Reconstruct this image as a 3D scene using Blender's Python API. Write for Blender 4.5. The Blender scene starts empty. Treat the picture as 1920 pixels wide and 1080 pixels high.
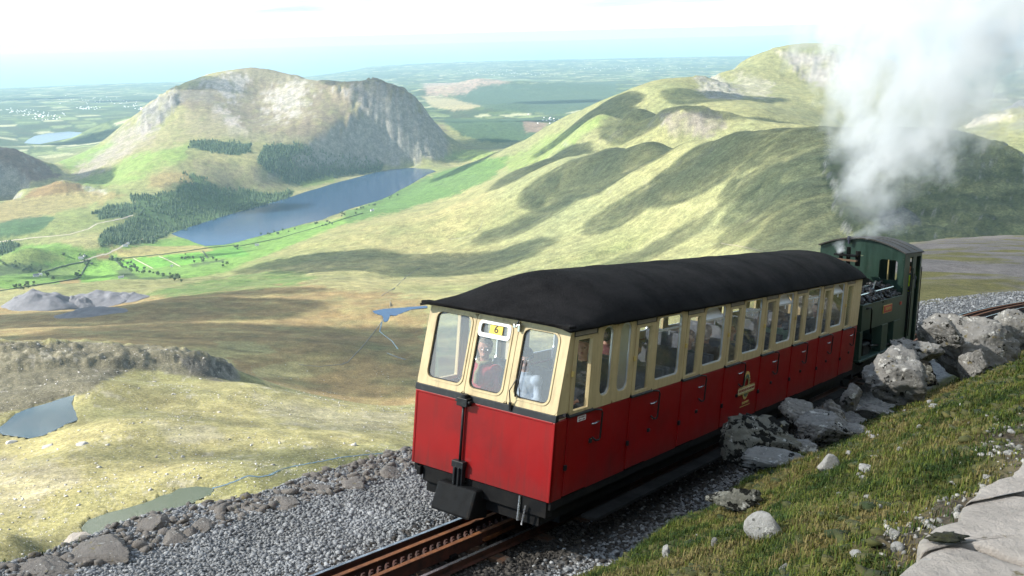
import bpy, math, random
import numpy as np
from mathutils import Matrix, Vector

# ------------------------------------------------------------------ camera
SC = bpy.context.scene
F = 1810.0
WC = np.array([[0.9997, -0.0248, 0.0], [-0.0063, -0.2561, 0.9666], [-0.0239, -0.9663, -0.2561]])
_q, _r = np.linalg.qr(WC)
WC = _q * np.sign(np.diag(_r))
cam_data = bpy.data.cameras.new('camera')
cam = bpy.data.objects.new('camera', cam_data)
SC.collection.objects.link(cam)
cm = np.eye(4)
cm[:3, 0], cm[:3, 1], cm[:3, 2] = WC[:, 0], -WC[:, 1], -WC[:, 2]
cam.matrix_world = Matrix(cm.tolist())
cam_data.sensor_width = 36.0
cam_data.lens = 36.0 * F / 1920.0
cam_data.clip_start = 0.1
cam_data.clip_end = 300000.0
SC.camera = cam

# ------------------------------------------------------------------ sky, sun, exposure
SUN_AZ, SUN_EL = math.radians(-98.0), math.radians(36.0)      # azimuth from the view heading (+y), clockwise
SUN_DIR = np.array([math.sin(SUN_AZ) * math.cos(SUN_EL), math.cos(SUN_AZ) * math.cos(SUN_EL), math.sin(SUN_EL)])
world = bpy.data.worlds.new('World')
SC.world = world
world.use_nodes = True
wn, wl = world.node_tree.nodes, world.node_tree.links
wn.clear()
w_out = wn.new('ShaderNodeOutputWorld')
w_bg = wn.new('ShaderNodeBackground')
w_sky = wn.new('ShaderNodeTexSky')
w_sky.sky_type = 'NISHITA'
w_sky.sun_disc = False
w_sky.sun_elevation = SUN_EL
w_sky.sun_rotation = SUN_AZ
w_sky.altitude = 900.0
w_sky.air_density = 1.0
w_sky.dust_density = 0.4
w_sky.ozone_density = 1.0
w_tc = wn.new('ShaderNodeTexCoord')
w_sep = wn.new('ShaderNodeSeparateXYZ')
w_add = wn.new('ShaderNodeMath'); w_add.operation = 'ADD'; w_add.inputs[1].default_value = 0.07
w_dx = wn.new('ShaderNodeMath'); w_dx.operation = 'DIVIDE'
w_dy = wn.new('ShaderNodeMath'); w_dy.operation = 'DIVIDE'
w_com = wn.new('ShaderNodeCombineXYZ')
w_n = wn.new('ShaderNodeTexNoise')
w_n.inputs['Scale'].default_value = 0.55
w_n.inputs['Detail'].default_value = 7.0
w_n.inputs['Roughness'].default_value = 0.58
w_rmp = wn.new('ShaderNodeValToRGB')
w_rmp.color_ramp.elements[0].position = 0.40
w_rmp.color_ramp.elements[1].position = 0.60
w_mix = wn.new('ShaderNodeMixRGB')
w_n2 = wn.new('ShaderNodeTexNoise'); w_n2.inputs['Scale'].default_value = .35; w_n2.inputs['Detail'].default_value = 8.0; w_n2.inputs['Roughness'].default_value = .62
w_r2 = wn.new('ShaderNodeValToRGB'); w_r2.color_ramp.elements[0].position = .38; w_r2.color_ramp.elements[1].position = .62
w_r2.color_ramp.elements[0].color = (.66, .74, .80, 1); w_r2.color_ramp.elements[1].color = (1, 1, 1, 1)
w_cl = wn.new('ShaderNodeMixRGB'); w_cl.blend_type = 'MULTIPLY'; w_cl.inputs['Fac'].default_value = 1.0; w_cl.inputs['Color1'].default_value = (5.3, 5.5, 5.65, 1)
wl.new(w_com.outputs[0], w_n2.inputs['Vector']); wl.new(w_n2.outputs['Fac'], w_r2.inputs['Fac']); wl.new(w_r2.outputs['Color'], w_cl.inputs['Color2'])
wl.new(w_cl.outputs['Color'], w_mix.inputs['Color2'])
wl.new(w_tc.outputs['Generated'], w_sep.inputs[0])
wl.new(w_sep.outputs['Z'], w_add.inputs[0])
wl.new(w_sep.outputs['X'], w_dx.inputs[0]); wl.new(w_add.outputs[0], w_dx.inputs[1])
wl.new(w_sep.outputs['Y'], w_dy.inputs[0]); wl.new(w_add.outputs[0], w_dy.inputs[1])
wl.new(w_dx.outputs[0], w_com.inputs[0]); wl.new(w_dy.outputs[0], w_com.inputs[1])
wl.new(w_com.outputs[0], w_n.inputs['Vector'])
wl.new(w_n.outputs['Fac'], w_rmp.inputs['Fac'])
w_el = wn.new('ShaderNodeMapRange'); w_el.interpolation_type = 'SMOOTHSTEP'                # the cloud deck ends above a clear strip over the sea
w_el.inputs['From Min'].default_value = -.004; w_el.inputs['From Max'].default_value = .030
wl.new(w_sep.outputs['Z'], w_el.inputs['Value'])
w_mul = wn.new('ShaderNodeMath'); w_mul.operation = 'MULTIPLY'
wl.new(w_rmp.outputs['Color'], w_mul.inputs[0]); wl.new(w_el.outputs['Result'], w_mul.inputs[1])
wl.new(w_mul.outputs[0], w_mix.inputs['Fac'])
w_tint = wn.new('ShaderNodeMixRGB'); w_tint.blend_type = 'MULTIPLY'; w_tint.inputs['Fac'].default_value = 1.0
w_tint.inputs['Color2'].default_value = (1.05, 1.36, 1.42, 1)
wl.new(w_sky.outputs['Color'], w_tint.inputs['Color1']); wl.new(w_tint.outputs['Color'], w_mix.inputs['Color1'])
wl.new(w_mix.outputs['Color'], w_bg.inputs['Color'])
w_bg.inputs['Strength'].default_value = 0.078
wl.new(w_bg.outputs[0], w_out.inputs['Surface'])

sun_data = bpy.data.lights.new('sun', 'SUN')
sun_data.energy = 5.0
sun_data.angle = math.radians(0.55)
sun_data.color = (1.0, 0.955, 0.87)
sun = bpy.data.objects.new('sun', sun_data)
SC.collection.objects.link(sun)
sun.rotation_euler = Vector((-SUN_DIR).tolist()).to_track_quat('-Z', 'Y').to_euler()

vs = SC.view_settings
vs.view_transform = 'Standard'
vs.look = 'None'
vs.exposure = 1.5
vs.gamma = 1.0
vs.use_curve_mapping = False
SC.render.engine = 'CYCLES'
cy = SC.cycles
cy.use_denoising = True
cy.max_bounces = 8
cy.diffuse_bounces = 3
cy.glossy_bounces = 3
cy.transmission_bounces = 6
cy.transparent_max_bounces = 64
cy.volume_bounces = 6
cy.volume_step_rate = 0.6
cy.volume_max_steps = 256
cy.sample_clamp_indirect = 6.0
HAZE_DENSITY = 2.6e-5

# ------------------------------------------------------------------ helpers
rng = np.random.default_rng(7)
random.seed(7)
COL = SC.collection

def tag(o, label=None, cat=None, group=None, kind=None):
    if label: o['label'] = label
    if cat: o['category'] = cat
    if group: o['group'] = group
    if kind: o['kind'] = kind
    return o

def link(name, data, parent=None):
    o = bpy.data.objects.new(name, data)
    COL.objects.link(o)
    if parent is not None: o.parent = parent
    return o

def empty(name, matrix=None, loc=None):
    o = link(name, None)
    o.empty_display_size = 0.3
    if matrix is not None: o.matrix_world = matrix
    if loc is not None: o.location = loc
    return o

def mesh_np(name, V, faces, mat=None, smooth=False, cols=None):
    """faces: (n,3) or (n,4) int array, or a list of polygons"""
    me = bpy.data.meshes.new(name)
    V = np.asarray(V, dtype=np.float32)
    if isinstance(faces, np.ndarray):
        n, k = faces.shape
        me.vertices.add(len(V)); me.vertices.foreach_set('co', V.ravel())
        me.loops.add(n * k); me.loops.foreach_set('vertex_index', faces.astype(np.int32).ravel())
        me.polygons.add(n)
        me.polygons.foreach_set('loop_start', np.arange(0, n * k, k, dtype=np.int32))
        me.polygons.foreach_set('loop_total', np.full(n, k, dtype=np.int32))
    else:
        me.from_pydata([tuple(map(float, v)) for v in V], [], [tuple(int(i) for i in f) for f in faces])
    if cols is not None:
        at = me.attributes.new('Cover', 'FLOAT_COLOR', 'POINT')
        c = np.ones((len(V), 4), dtype=np.float32); c[:, :cols.shape[1]] = cols
        at.data.foreach_set('color', c.ravel())
    me.update(calc_edges=True)
    if smooth:
        me.polygons.foreach_set('use_smooth', np.ones(len(me.polygons), dtype=bool))
    if mat is not None: me.materials.append(mat)
    return me

class MB:
    """collects shapes, builds one mesh object"""
    def __init__(s): s.v = []; s.f = []
    def add(s, V, Fc):
        o = len(s.v); s.v += [tuple(float(c) for c in p) for p in V]; s.f += [tuple(i + o for i in f) for f in Fc]; return s
    def box(s, a, b):
        (x0, y0, z0), (x1, y1, z1) = np.minimum(a, b), np.maximum(a, b)
        return s.add([(x0, y0, z0), (x1, y0, z0), (x1, y1, z0), (x0, y1, z0), (x0, y0, z1), (x1, y0, z1), (x1, y1, z1), (x0, y1, z1)],
                     [(0, 3, 2, 1), (4, 5, 6, 7), (0, 1, 5, 4), (1, 2, 6, 5), (2, 3, 7, 6), (3, 0, 4, 7)])
    def prism(s, poly, d0, d1, axis=1):
        """polygon in the two other axes (in order x,y,z without axis) extruded from d0 to d1"""
        n = len(poly)
        def P(p, d):
            q = list(p); q.insert(axis, d); return q
        V = [P(p, d0) for p in poly] + [P(p, d1) for p in poly]
        Fc = [tuple(range(n)), tuple(range(2 * n - 1, n - 1, -1))] + [(i, i + n, (i + 1) % n + n, (i + 1) % n) for i in range(n)]
        return s.add(V, Fc)
    def tube(s, pts, r, n=8, closed=False):
        pts = [np.array(p, float) for p in pts]; rs = r if hasattr(r, '__len__') else [r] * len(pts)
        V = []; Fc = []
        for i, p in enumerate(pts):
            a = pts[max(i - 1, 0)]; b = pts[min(i + 1, len(pts) - 1)]
            t = b - a; t /= np.linalg.norm(t) + 1e-12
            u = np.cross(t, (0, 0, 1.0)) if abs(t[2]) < 0.95 else np.cross(t, (0, 1.0, 0))
            u /= np.linalg.norm(u); w = np.cross(t, u)
            for k in range(n):
                an = 2 * math.pi * k / n
                V.append(p + rs[i] * (math.cos(an) * u + math.sin(an) * w))
        for i in range(len(pts) - 1):
            for k in range(n):
                Fc.append((i * n + k, i * n + (k + 1) % n, (i + 1) * n + (k + 1) % n, (i + 1) * n + k))
        Fc.append(tuple(range(n))[::-1]); Fc.append(tuple(range((len(pts) - 1) * n, len(pts) * n)))
        return s.add(V, Fc)
    def ring(s, outer, inner, d0, d1, axis=1, mp=None):
        """plate with a hole: outer/inner are equally long loops of 2D points"""
        n = len(outer)
        def P(p, d):
            q = list(p); q.insert(axis, d); return q
        V = [P(p, d0) for p in outer] + [P(p, d0) for p in inner] + [P(p, d1) for p in outer] + [P(p, d1) for p in inner]
        Fc = []
        for i in range(n):
            j = (i + 1) % n
            Fc += [(i, j, n + j, n + i), (2 * n + i, 3 * n + i, 3 * n + j, 2 * n + j), (i, 2 * n + i, 2 * n + j, j), (n + i, n + j, 3 * n + j, 3 * n + i)]
        if mp: V = [mp(v) for v in V]
        return s.add(V, Fc)
    def xf(s, fn): s.v = [tuple(fn(np.array(p))) for p in s.v]; return s
    def build(s, name, mat, parent=None, bevel=0, smooth=False):
        me = bpy.data.meshes.new(name)
        me.from_pydata(s.v, [], s.f)
        import bmesh
        bm = bmesh.new(); bm.from_mesh(me); bmesh.ops.recalc_face_normals(bm, faces=bm.faces[:]); bm.to_mesh(me); bm.free()
        me.materials.append(mat)
        if smooth: me.polygons.foreach_set('use_smooth', np.ones(len(me.polygons), dtype=bool))
        o = link(name, me, parent)
        if bevel:
            m = o.modifiers.new('bevel', 'BEVEL'); m.width = bevel; m.segments = 2; m.limit_method = 'ANGLE'; m.angle_limit = math.radians(40)
        return o

def rrect(x0, x1, z0, z1, r, n=5):
    pts = []
    for cx, cz, a0 in ((x1 - r, z1 - r, 0), (x0 + r, z1 - r, 90), (x0 + r, z0 + r, 180), (x1 - r, z0 + r, 270)):
        for k in range(n + 1):
            a = math.radians(a0 + 90 * k / n); pts.append((cx + r * math.cos(a), cz + r * math.sin(a)))
    return pts
def rect_like(x0, x1, z0, z1, n=5):
    """outer loop matching rrect's point count, running along a sharp rectangle"""
    pts = []
    for (ax, az), (bx, bz), (cx, cz) in (((x1, (z0 + z1) / 2), (x1, z1), ((x0 + x1) / 2, z1)), (((x0 + x1) / 2, z1), (x0, z1), (x0, (z0 + z1) / 2)),
                                         ((x0, (z0 + z1) / 2), (x0, z0), ((x0 + x1) / 2, z0)), (((x0 + x1) / 2, z0), (x1, z0), (x1, (z0 + z1) / 2))):
        for k in range(n + 1):
            t = k / n
            if t <= .5: w = .55 + .45 * t * 2; pts.append((ax + (bx - ax) * w, az + (bz - az) * w))
            else: w = 1 - .45 * (t - .5) * 2; pts.append((cx + (bx - cx) * w, cz + (bz - cz) * w))
    return pts

# --- numpy gradient noise
_perm = np.random.default_rng(11).permutation(4096)
_grad = np.random.default_rng(12).normal(size=(4096, 2)); _grad /= np.linalg.norm(_grad, axis=1)[:, None]
def perlin(x, y):
    xi = np.floor(x).astype(np.int64); yi = np.floor(y).astype(np.int64); xf = x - xi; yf = y - yi
    def g(ix, iy, dx, dy):
        h = _perm[(_perm[ix & 4095] + iy) & 4095]; return _grad[h, 0] * dx + _grad[h, 1] * dy
    u = xf * xf * xf * (xf * (xf * 6 - 15) + 10); v = yf * yf * yf * (yf * (yf * 6 - 15) + 10)
    a = g(xi, yi, xf, yf); b = g(xi + 1, yi, xf - 1, yf); c = g(xi, yi + 1, xf, yf - 1); d = g(xi + 1, yi + 1, xf - 1, yf - 1)
    return ((a + u * (b - a)) * (1 - v) + (c + u * (d - c)) * v) * 1.5
def fbm(x, y, s, oct=5, gain=.5, ridged=False):
    t = 0; a = 1.0; f = 1.0 / s; n = 0
    for k in range(oct):
        p = perlin(x * f + 17.3 * k, y * f - 9.1 * k)
        t = t + a * ((1 - 2 * np.abs(p)) if ridged else p); n += a; a *= gain; f *= 2.03
    return t / n
def sstep(a, b, x):
    t = np.clip((x - a) / (b - a), 0, 1); return t * t * (3 - 2 * t)
def hash2(i, j):
    return _perm[(_perm[i.astype(np.int64) & 4095] + j.astype(np.int64)) & 4095] / 4096.0

def in_poly(u, v, poly):
    r = np.zeros(u.shape, bool); n = len(poly)
    for i in range(n):
        x0, y0 = poly[i]; x1, y1 = poly[(i + 1) % n]
        if y0 == y1: continue
        c = ((y0 > v) != (y1 > v)) & (u < (x1 - x0) * (v - y0) / (y1 - y0) + x0)
        r ^= c
    return r
def poly_sd(x, y, poly):
    """signed distance, negative inside"""
    d = np.full(x.shape, 1e9); n = len(poly)
    for i in range(n):
        ax, ay = poly[i]; bx, by = poly[(i + 1) % n]
        t = np.clip(((x - ax) * (bx - ax) + (y - ay) * (by - ay)) / ((bx - ax) ** 2 + (by - ay) ** 2 + 1e-9), 0, 1)
        d = np.minimum(d, np.hypot(x - ax - t * (bx - ax), y - ay - t * (by - ay)))
    return np.where(in_poly(x, y, poly), -d, d)

# --- survey: pixel rays <-> world (the camera stands at the origin, 900 m above the sea)
ASL = 900.0
def dirw(u, v): return WC @ np.array([(u - 960) / F, (v - 540) / F, 1.0])
def slope_az(u, v):
    d = dirw(u, v); return -d[2] / math.hypot(d[0], d[1]), math.atan2(d[0], d[1])
def at_dist(u, v, d):
    s, a = slope_az(u, v); return np.array([d * math.sin(a), d * math.cos(a), -s * d])
def at_elev(u, v, e):
    s, a = slope_az(u, v); return at_dist(u, v, (ASL - e) / s)
def w2p(P):
    q = np.asarray(P) @ WC
    z = np.maximum(q[..., 2], 1e-3)
    return 960 + F * q[..., 0] / z, 540 + F * q[..., 1] / z

# --- materials
def new_mat(name):
    m = bpy.data.materials.new(name); m.use_nodes = True
    nt = m.node_tree; return m, nt, nt.nodes['Principled BSDF']
def N(nt, t, **k):
    n = nt.nodes.new(t)
    for a, b in k.items():
        if a in n.inputs: n.inputs[a].default_value = b
        else: setattr(n, a, b)
    return n
def ramp(nt, fac, p0, p1, c0=(0, 0, 0, 1), c1=(1, 1, 1, 1)):
    r = nt.nodes.new('ShaderNodeValToRGB'); e = r.color_ramp.elements
    e[0].position, e[1].position, e[0].color, e[1].color = p0, p1, c0, c1
    nt.links.new(fac, r.inputs['Fac']); return r.outputs['Color']
def mixc(nt, fac, a, b, mode='MIX'):
    m = nt.nodes.new('ShaderNodeMixRGB'); m.blend_type = mode
    for i, s in ((0, fac), (1, a), (2, b)):
        if hasattr(s, 'is_linked'): nt.links.new(s, m.inputs[i])
        elif i == 0: m.inputs[0].default_value = s
        else: m.inputs[i].default_value = (*s, 1) if len(s) == 3 else s
    return m.outputs['Color']
def noise(nt, scale, detail=4, rough=.55, coord='Object', vec=None):
    n = N(nt, 'ShaderNodeTexNoise', Scale=scale, Detail=detail, Roughness=rough)
    if vec is None:
        tc = nt.nodes.new('ShaderNodeTexCoord'); vec = tc.outputs[coord]
    nt.links.new(vec, n.inputs['Vector']); return n.outputs['Fac']
def bump(nt, bs, h, strength=.3, dist=.02):
    b = N(nt, 'ShaderNodeBump', Strength=strength, Distance=dist)
    nt.links.new(h, b.inputs['Height']); nt.links.new(b.outputs['Normal'], bs.inputs['Normal'])
def pmat(name, col, rough=.6, metal=0.0, col2=None, scale=6.0, p=(.4, .65), bmp=0, bscale=40, bdist=.01, spec=.5, dirt=None, dscale=3.0, dp=(.52, .72)):
    m, nt, bs = new_mat(name)
    bs.inputs['Roughness'].default_value = rough; bs.inputs['Metallic'].default_value = metal
    bs.inputs['Specular IOR Level'].default_value = spec
    c = None
    if col2 is None: col2 = tuple(x * .82 for x in col)
    c = mixc(nt, ramp(nt, noise(nt, scale, 6), *p), col, col2)
    if dirt: c = mixc(nt, ramp(nt, noise(nt, dscale, 8, .65), *dp), c, dirt)
    nt.links.new(c, bs.inputs['Base Color'])
    rr = N(nt, 'ShaderNodeMapRange'); rr.inputs['To Min'].default_value = max(0, rough - .1); rr.inputs['To Max'].default_value = min(1, rough + .12)
    nt.links.new(noise(nt, scale * 2.3, 5), rr.inputs['Value']); nt.links.new(rr.outputs['Result'], bs.inputs['Roughness'])
    if bmp: bump(nt, bs, noise(nt, bscale, 5), bmp, bdist)
    return m
# ------------------------------------------------------------------ far terrain: surveyed heights -> smooth surface
# (u, v, distance)
D = [(270,945,445),(50,900,510),(20,1000,425),(140,985,440),(450,850,535),(600,900,480),(720,850,535),(400,930,450),(300,880,505),(600,830,555),(200,800,600),
 (75,780,662),(10,800,650),(145,765,668),(30,740,720),(100,725,770),(250,760,680),(400,770,670),(300,715,800),(450,716,800),(540,735,760),(620,763,720),(690,778,700),(760,788,690),(850,800,680),(600,790,650),(350,850,540),
 (0,652,900),(100,650,900),(160,644,905),(220,652,905),(270,663,895),(310,659,885),(340,668,875),(390,673,868),(425,700,862),(432,714,858),(200,700,800),(100,700,810),(320,700,820),
 (700,720,1080),(620,720,1080),(740,760,1000),(900,720,1050),(540,700,1110),(600,640,1250),(450,645,1230),(740,590,1500),(800,575,1540),(690,595,1480),(450,600,1480),(200,610,1480),(50,620,1450),(650,550,1700),(300,565,1730),(620,524,1900),(560,545,1750),(500,560,1680),
 (0,590,1750),(80,580,1950),(180,580,1950),(250,560,2000),(20,560,2080),(400,540,2000),(250,545,2080),(480,520,2250),
 (0,520,2800),(100,525,2700),(200,515,2850),(300,515,2850),
 (600,480,2735),(700,440,3070),(580,440,3530),(420,512,2700),(500,490,2950),
 (640,402,3950),(700,420,3300),(800,400,3500),(850,350,4300),(900,300,5050),(870,310,5200),(860,370,3900),(780,370,4350),
 # smooth flank above the valley
 (1100,330,2900),(1100,380,2600),(1100,430,2350),(1100,480,2080),(1100,520,1850),(950,380,3000),(950,430,2700),(950,480,2350),(950,520,2050),(850,450,2800),(850,500,2400),(800,540,1850),(750,500,2400),(700,480,2700),
 (1300,300,2450),(1300,350,2250),(1300,400,2080),(1300,450,1900),(1300,490,1750),(1500,300,2010),(1500,350,1860),(1500,400,1730),(1500,450,1610),(1500,490,1480),(1200,300,2780),(1200,360,2430),(1200,440,2120),(1400,300,2200),(1400,400,1900),
 (1170,470,2070),(1230,400,2230),
 (1700,300,1990),(1700,350,1880),(1700,400,1770),(1850,320,1960),(1850,370,1840),(1850,410,1740),(1620,430,1650),(1620,330,1930),(1620,260,2150),(1780,280,2040),(1780,430,1680),
 # slopes of the second ridge
 (1000,280,4650),(960,300,4500),(1060,240,4700),(1100,250,4100),(1000,300,4100),(1050,270,4150),(1150,240,3800),(1250,225,3600),(1350,225,3420),(1200,240,3550),(1300,240,3350),
 (1250,170,4330),(1330,170,4480),(1400,170,4650),(1480,200,4250),(1450,150,5000),(1520,140,5150),(1560,180,4600),(1400,205,3900),(1390,140,5050),(1340,155,4700),(1170,185,4400),(1100,215,4500),
 # mountain above the lake
 (600,200,5900),(550,270,5450),(480,310,5060),(600,310,5350),(700,230,5850),(700,200,5980),(760,250,5800),(700,270,5700),(640,250,5620),(780,220,5980),(500,220,5980),(500,170,6480),(600,170,6180),(400,200,6050),(350,240,5700),(300,280,5300),(250,320,5000),(200,350,4800),(300,360,4600),(400,330,4850),(400,260,5450),(430,285,5200),(450,350,4900),(350,400,4330),(250,400,4300),(150,420,4090),(50,420,4130),(100,380,4660),(50,460,3660),(200,450,3740),(300,430,4000),(140,330,5560),(210,270,6000),(230,300,5400),(170,310,5600),
 (60,365,4850),(200,362,4830),(150,365,4750),(90,360,4800),(30,370,4800),(20,400,4450),
 (50,300,5500),(0,330,5300),(95,328,5450),(30,345,5150),
 (0,200,14000),(100,230,10600),(230,200,12900),(50,250,9600),(150,245,9700),(190,230,9500),(20,262,8900),(180,262,8600),(230,225,9000),(120,290,7600),(60,275,8200),
 (850,160,13300),(1000,180,11600),(1000,215,8800),(900,215,8860),(860,270,6420),(900,285,5900),(1000,240,7050),(840,200,9500),(900,180,11500),(1100,155,14800),
 (830,300,5900),(900,245,6850),(960,230,7200)]
# crests: (u, v, distance, drop behind)
CR = [(265,207,6350,160),(290,190,6450,150),(310,176,6550,120),(330,165,6650,120),(360,155,6750,150),(400,140,6800,150),(435,131,6850,150),(470,127,6850,150),(510,130,6800,150),(560,138,6650,150),(610,149,6400,150),(650,153,6300,150),(700,150,6200,150),(735,157,6150,150),(760,172,6150,150),(785,193,6130,140),(805,215,6100,120),(822,245,6050,90),
 (1060,219,4950,130),(1125,190,4850,150),(1200,160,4720,150),(1260,145,4680,120),(1310,142,4740,110),(1345,136,5100,110),(1385,117,5400,130),(1460,93,5600,150),(1520,87,5700,150),(1570,91,5720,150),(1610,102,5720,150),(1700,130,5600,150),(960,271,4900,70),(1010,246,4920,100),(1800,185,5200,150),
 (1125,211,3900,90),(1200,198,3720,90),(1250,196,3580,90),(1300,195,3500,90),(1360,205,3440,90),(1460,229,3400,90),(1525,235,3350,90),
 (1385,248,2480,90),(1440,241,2350,100),(1540,237,2260,110),(1620,237,2200,110),(1700,238,2150,110),(1770,242,2110,110),(1825,252,2090,110),(1870,272,2070,110),(1900,287,2060,110),(1930,310,2040,110),(2100,380,2000,110),
 (1310,262,2660,80),(1220,261,2880,80),(1160,272,3080,70),(1095,287,3330,60),(1010,301,3650,40),(960,319,3800,30),
 (1835,228,4000,90),(1880,215,4200,90),(1920,200,4500,100),
 (0,278,5600,120),(30,283,5580,100),
 (110,337,4900,45),(140,345,4900,40),(180,352,4890,35),(80,350,4900,40),
 (850,158,13300,100),(900,146,14300,100),(960,152,13500,60),(940,193,9300,60)]
E_ = []   # known elevations
for u, v in ((300,490),(100,500),(200,480),(20,490),(350,470),(450,470),(520,455),(260,455),(330,480)): E_.append((u, v, 160))
for u, v in ((330,440),(430,402),(540,370),(640,340),(720,320),(765,315),(815,320),(800,330),(735,368),(640,408),(540,430),(470,450),(385,463),(345,448)): E_.append((u, v, 143))
for u, v in ((45,270),(90,250),(160,250),(100,268)): E_.append((u, v, 100))
P = []
for u, v, d in D: P.append(at_dist(u, v, d))
for u, v, d, dr in CR:
    p = at_dist(u, v, d); P.append(p)
    k = 1 + max(.05, 420.0 / d * (dr / 110.0) * .6); q = p * k; q[2] = p[2] - dr; P.append(q)
for u, v, e in E_: P.append(at_elev(u, v, e))
for az in range(-44, 46, 8):                                         # ground the camera cannot see, and the far plain
    a = math.radians(az); s = np.array([math.sin(a), math.cos(a), 0])
    P.append(s * 300 + (0, 0, -225 - max(0, az) * .5)); P.append(s * 230 + (0, 0, -215))
    for r, e in ((18000, 70), (24000, -5 if az < -4 else 55), (30000, -60 if az < -4 else 60), (40000, -80 if az < -4 else 50)):
        P.append(s * r + (0, 0, e - ASL))
for az, r, e in ((24, 900, 520), (30, 1300, 520), (18, 900, 500), (18, 1250, 500), (12, 900, 505), (8, 1250, 470), (30, 800, 560), (40, 1500, 560), (40, 2200, 640), (3, 900, 540), (24, 1400, 525), (10, 600, 580), (25, 600, 600), (40, 700, 640),
                 (-42, 600, 660), (-42, 1000, 600), (-42, 1500, 470), (-42, 2200, 330), (-42, 3300, 175), (-42, 5000, 240), (-42, 6500, 300), (-42, 9000, 130), (-42, 14000, 120), (40, 4000, 500), (40, 5500, 560), (40, 8000, 350), (25, 8000, 330), (12, 8000, 300), (12, 12000, 180), (28, 12000, 200)):
    a = math.radians(az); P.append(np.array([math.sin(a) * r, math.cos(a) * r, e - ASL]))
# water bodies: outline in the photograph, height above the sea
def outline(px, e): return [tuple(at_elev(u, v, e)[:2]) for u, v in px]
LAKES = {
 'lake': (141, [(320,438),(345,429),(385,416),(430,402),(480,388),(540,371),(575,359),(600,352),(625,344),(660,335),(700,324),(735,317),(770,314.5),(805,317),(818,321),(800,328),(785,337),(770,346),(750,356),(735,365),(715,374),(700,379),(675,386),(655,392),(635,400),(620,405),(605,412),(590,415),(565,421),(540,428),(505,438),(470,447),(445,454),(420,459),(385,461),(365,455),(352,449),(335,444)]),
 'far_lake': (98, [(42,271),(52,262),(65,255),(90,250),(128,246.5),(160,249),(162,253),(130,259),(90,267),(60,273)]),
 'tarn': (668, [(152,990),(165,975),(200,962),(240,952),(285,938),(300,930),(320,925),(335,916),(370,912),(402,915),(396,927),(370,938),(352,950),(350,965),(320,975),(285,975),(250,985),(215,1000),(185,1006),(160,1004)]),
 'upper_tarn': (640, [(-12,806),(5,797),(30,775),(55,765),(85,757),(120,745),(141,740),(134,757),(143,775),(146,788),(125,795),(105,806),(80,817),(55,822),(25,818),(5,815)]),
 'moor_pool': (462, [(698,583),(720,579),(760,576),(800,573),(802,577),(772,580),(756,586),(742,592),(732,591),(727,602),(720,604),(717,592),(703,588)]),
 'side_pool': (150, [(-8,384),(10,381),(26,380),(28,383),(14,390),(2,397),(12,402),(8,406),(-8,407)])}
def lake_level(k, e, px):
    d = {'tarn': 445., 'upper_tarn': 662., 'moor_pool': 1500.}.get(k)
    if d is None: return e
    return ASL - d * np.mean([slope_az(u, v)[0] for u, v in px])
LAKE_XY = {}
for k, (e, px) in LAKES.items():
    e = lake_level(k, e, px); LAKE_XY[k] = (e, outline(px, e))

for k in ('tarn', 'upper_tarn', 'moor_pool'):
    e, xy = LAKE_XY[k]; xy = np.array(xy); c = xy.mean(0)
    for q in xy[::3]:
        P.append(np.array([q[0], q[1], e + .6 - ASL])); d_ = (q - c) / np.linalg.norm(q - c); q2 = q + d_ * (22 if k != 'moor_pool' else 60); P.append(np.array([q2[0], q2[1], e + 1.8 - ASL]))
P = np.array(P)
pa = np.arctan2(P[:, 0], P[:, 1]); pr = np.log(np.hypot(P[:, 0], P[:, 1]))
def tps_k(d2): return np.where(d2 > 1e-14, d2 * np.log(np.maximum(d2, 1e-14)) * .5, 0)
n_ = len(P)
A_ = np.zeros((n_ + 3, n_ + 3))
A_[:n_, :n_] = tps_k((pa[:, None] - pa) ** 2 + (pr[:, None] - pr) ** 2) + np.eye(n_) * 1.2e-4
A_[:n_, n_:] = np.stack([np.ones(n_), pa, pr], 1); A_[n_:, :n_] = A_[:n_, n_:].T
W_ = np.linalg.solve(A_, np.concatenate([P[:, 2] + ASL, np.zeros(3)]))
def base_elev(x, y):
    sh = np.shape(x); a = np.arctan2(x, y).ravel(); r = np.log(np.hypot(x, y)).ravel()
    out = np.empty(a.size)
    for i in range(0, a.size, 40000):
        s = slice(i, i + 40000)
        out[s] = tps_k((a[s, None] - pa) ** 2 + (r[s, None] - pr) ** 2) @ W_[:n_] + W_[n_] + W_[n_ + 1] * a[s] + W_[n_ + 2] * r[s]
    return out.reshape(sh)

CRAGS = [  # rough rock: polygon, distance range, amplitude, wavelength
 ([(620,160),(700,150),(760,170),(800,200),(835,290),(760,310),(640,275),(650,210)], 5300, 6600, 50, 115),
 ([(255,250),(262,205),(330,160),(345,185),(300,230),(270,255)], 5900, 6900, 46, 110),
 ([(420,235),(640,262),(700,300),(600,290),(430,250)], 5000, 6000, 14, 90),
 ([(490,160),(580,150),(580,220),(500,215)], 5900, 6700, 12, 70),
 ([(1300,140),(1345,140),(1400,180),(1330,195)], 4300, 5200, 22, 90),
 ([(1450,90),(1620,95),(1620,160),(1500,150)], 5100, 5900, 26, 120),
 ([(1240,205),(1380,200),(1340,255),(1240,250)], 3200, 3800, 16, 100),
 ([(1540,300),(1930,260),(1930,440),(1600,470),(1560,380)], 1500, 2300, 22, 100),
 ([(-10,640),(330,650),(435,672),(445,716),(300,690),(-10,700)], 820, 960, 10, 48),
 ([(-10,690),(240,690),(150,745),(-10,780)], 680, 860, 3, 30),
 ([(100,330),(215,350),(215,372),(120,372)], 4600, 5000, 12, 60),
 ([(-10,270),(100,300),(110,335),(-10,350)], 5100, 5800, 20, 120),
 ([(1800,190),(1930,170),(1930,300),(1830,240)], 3700, 4600, 26, 120)]

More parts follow.
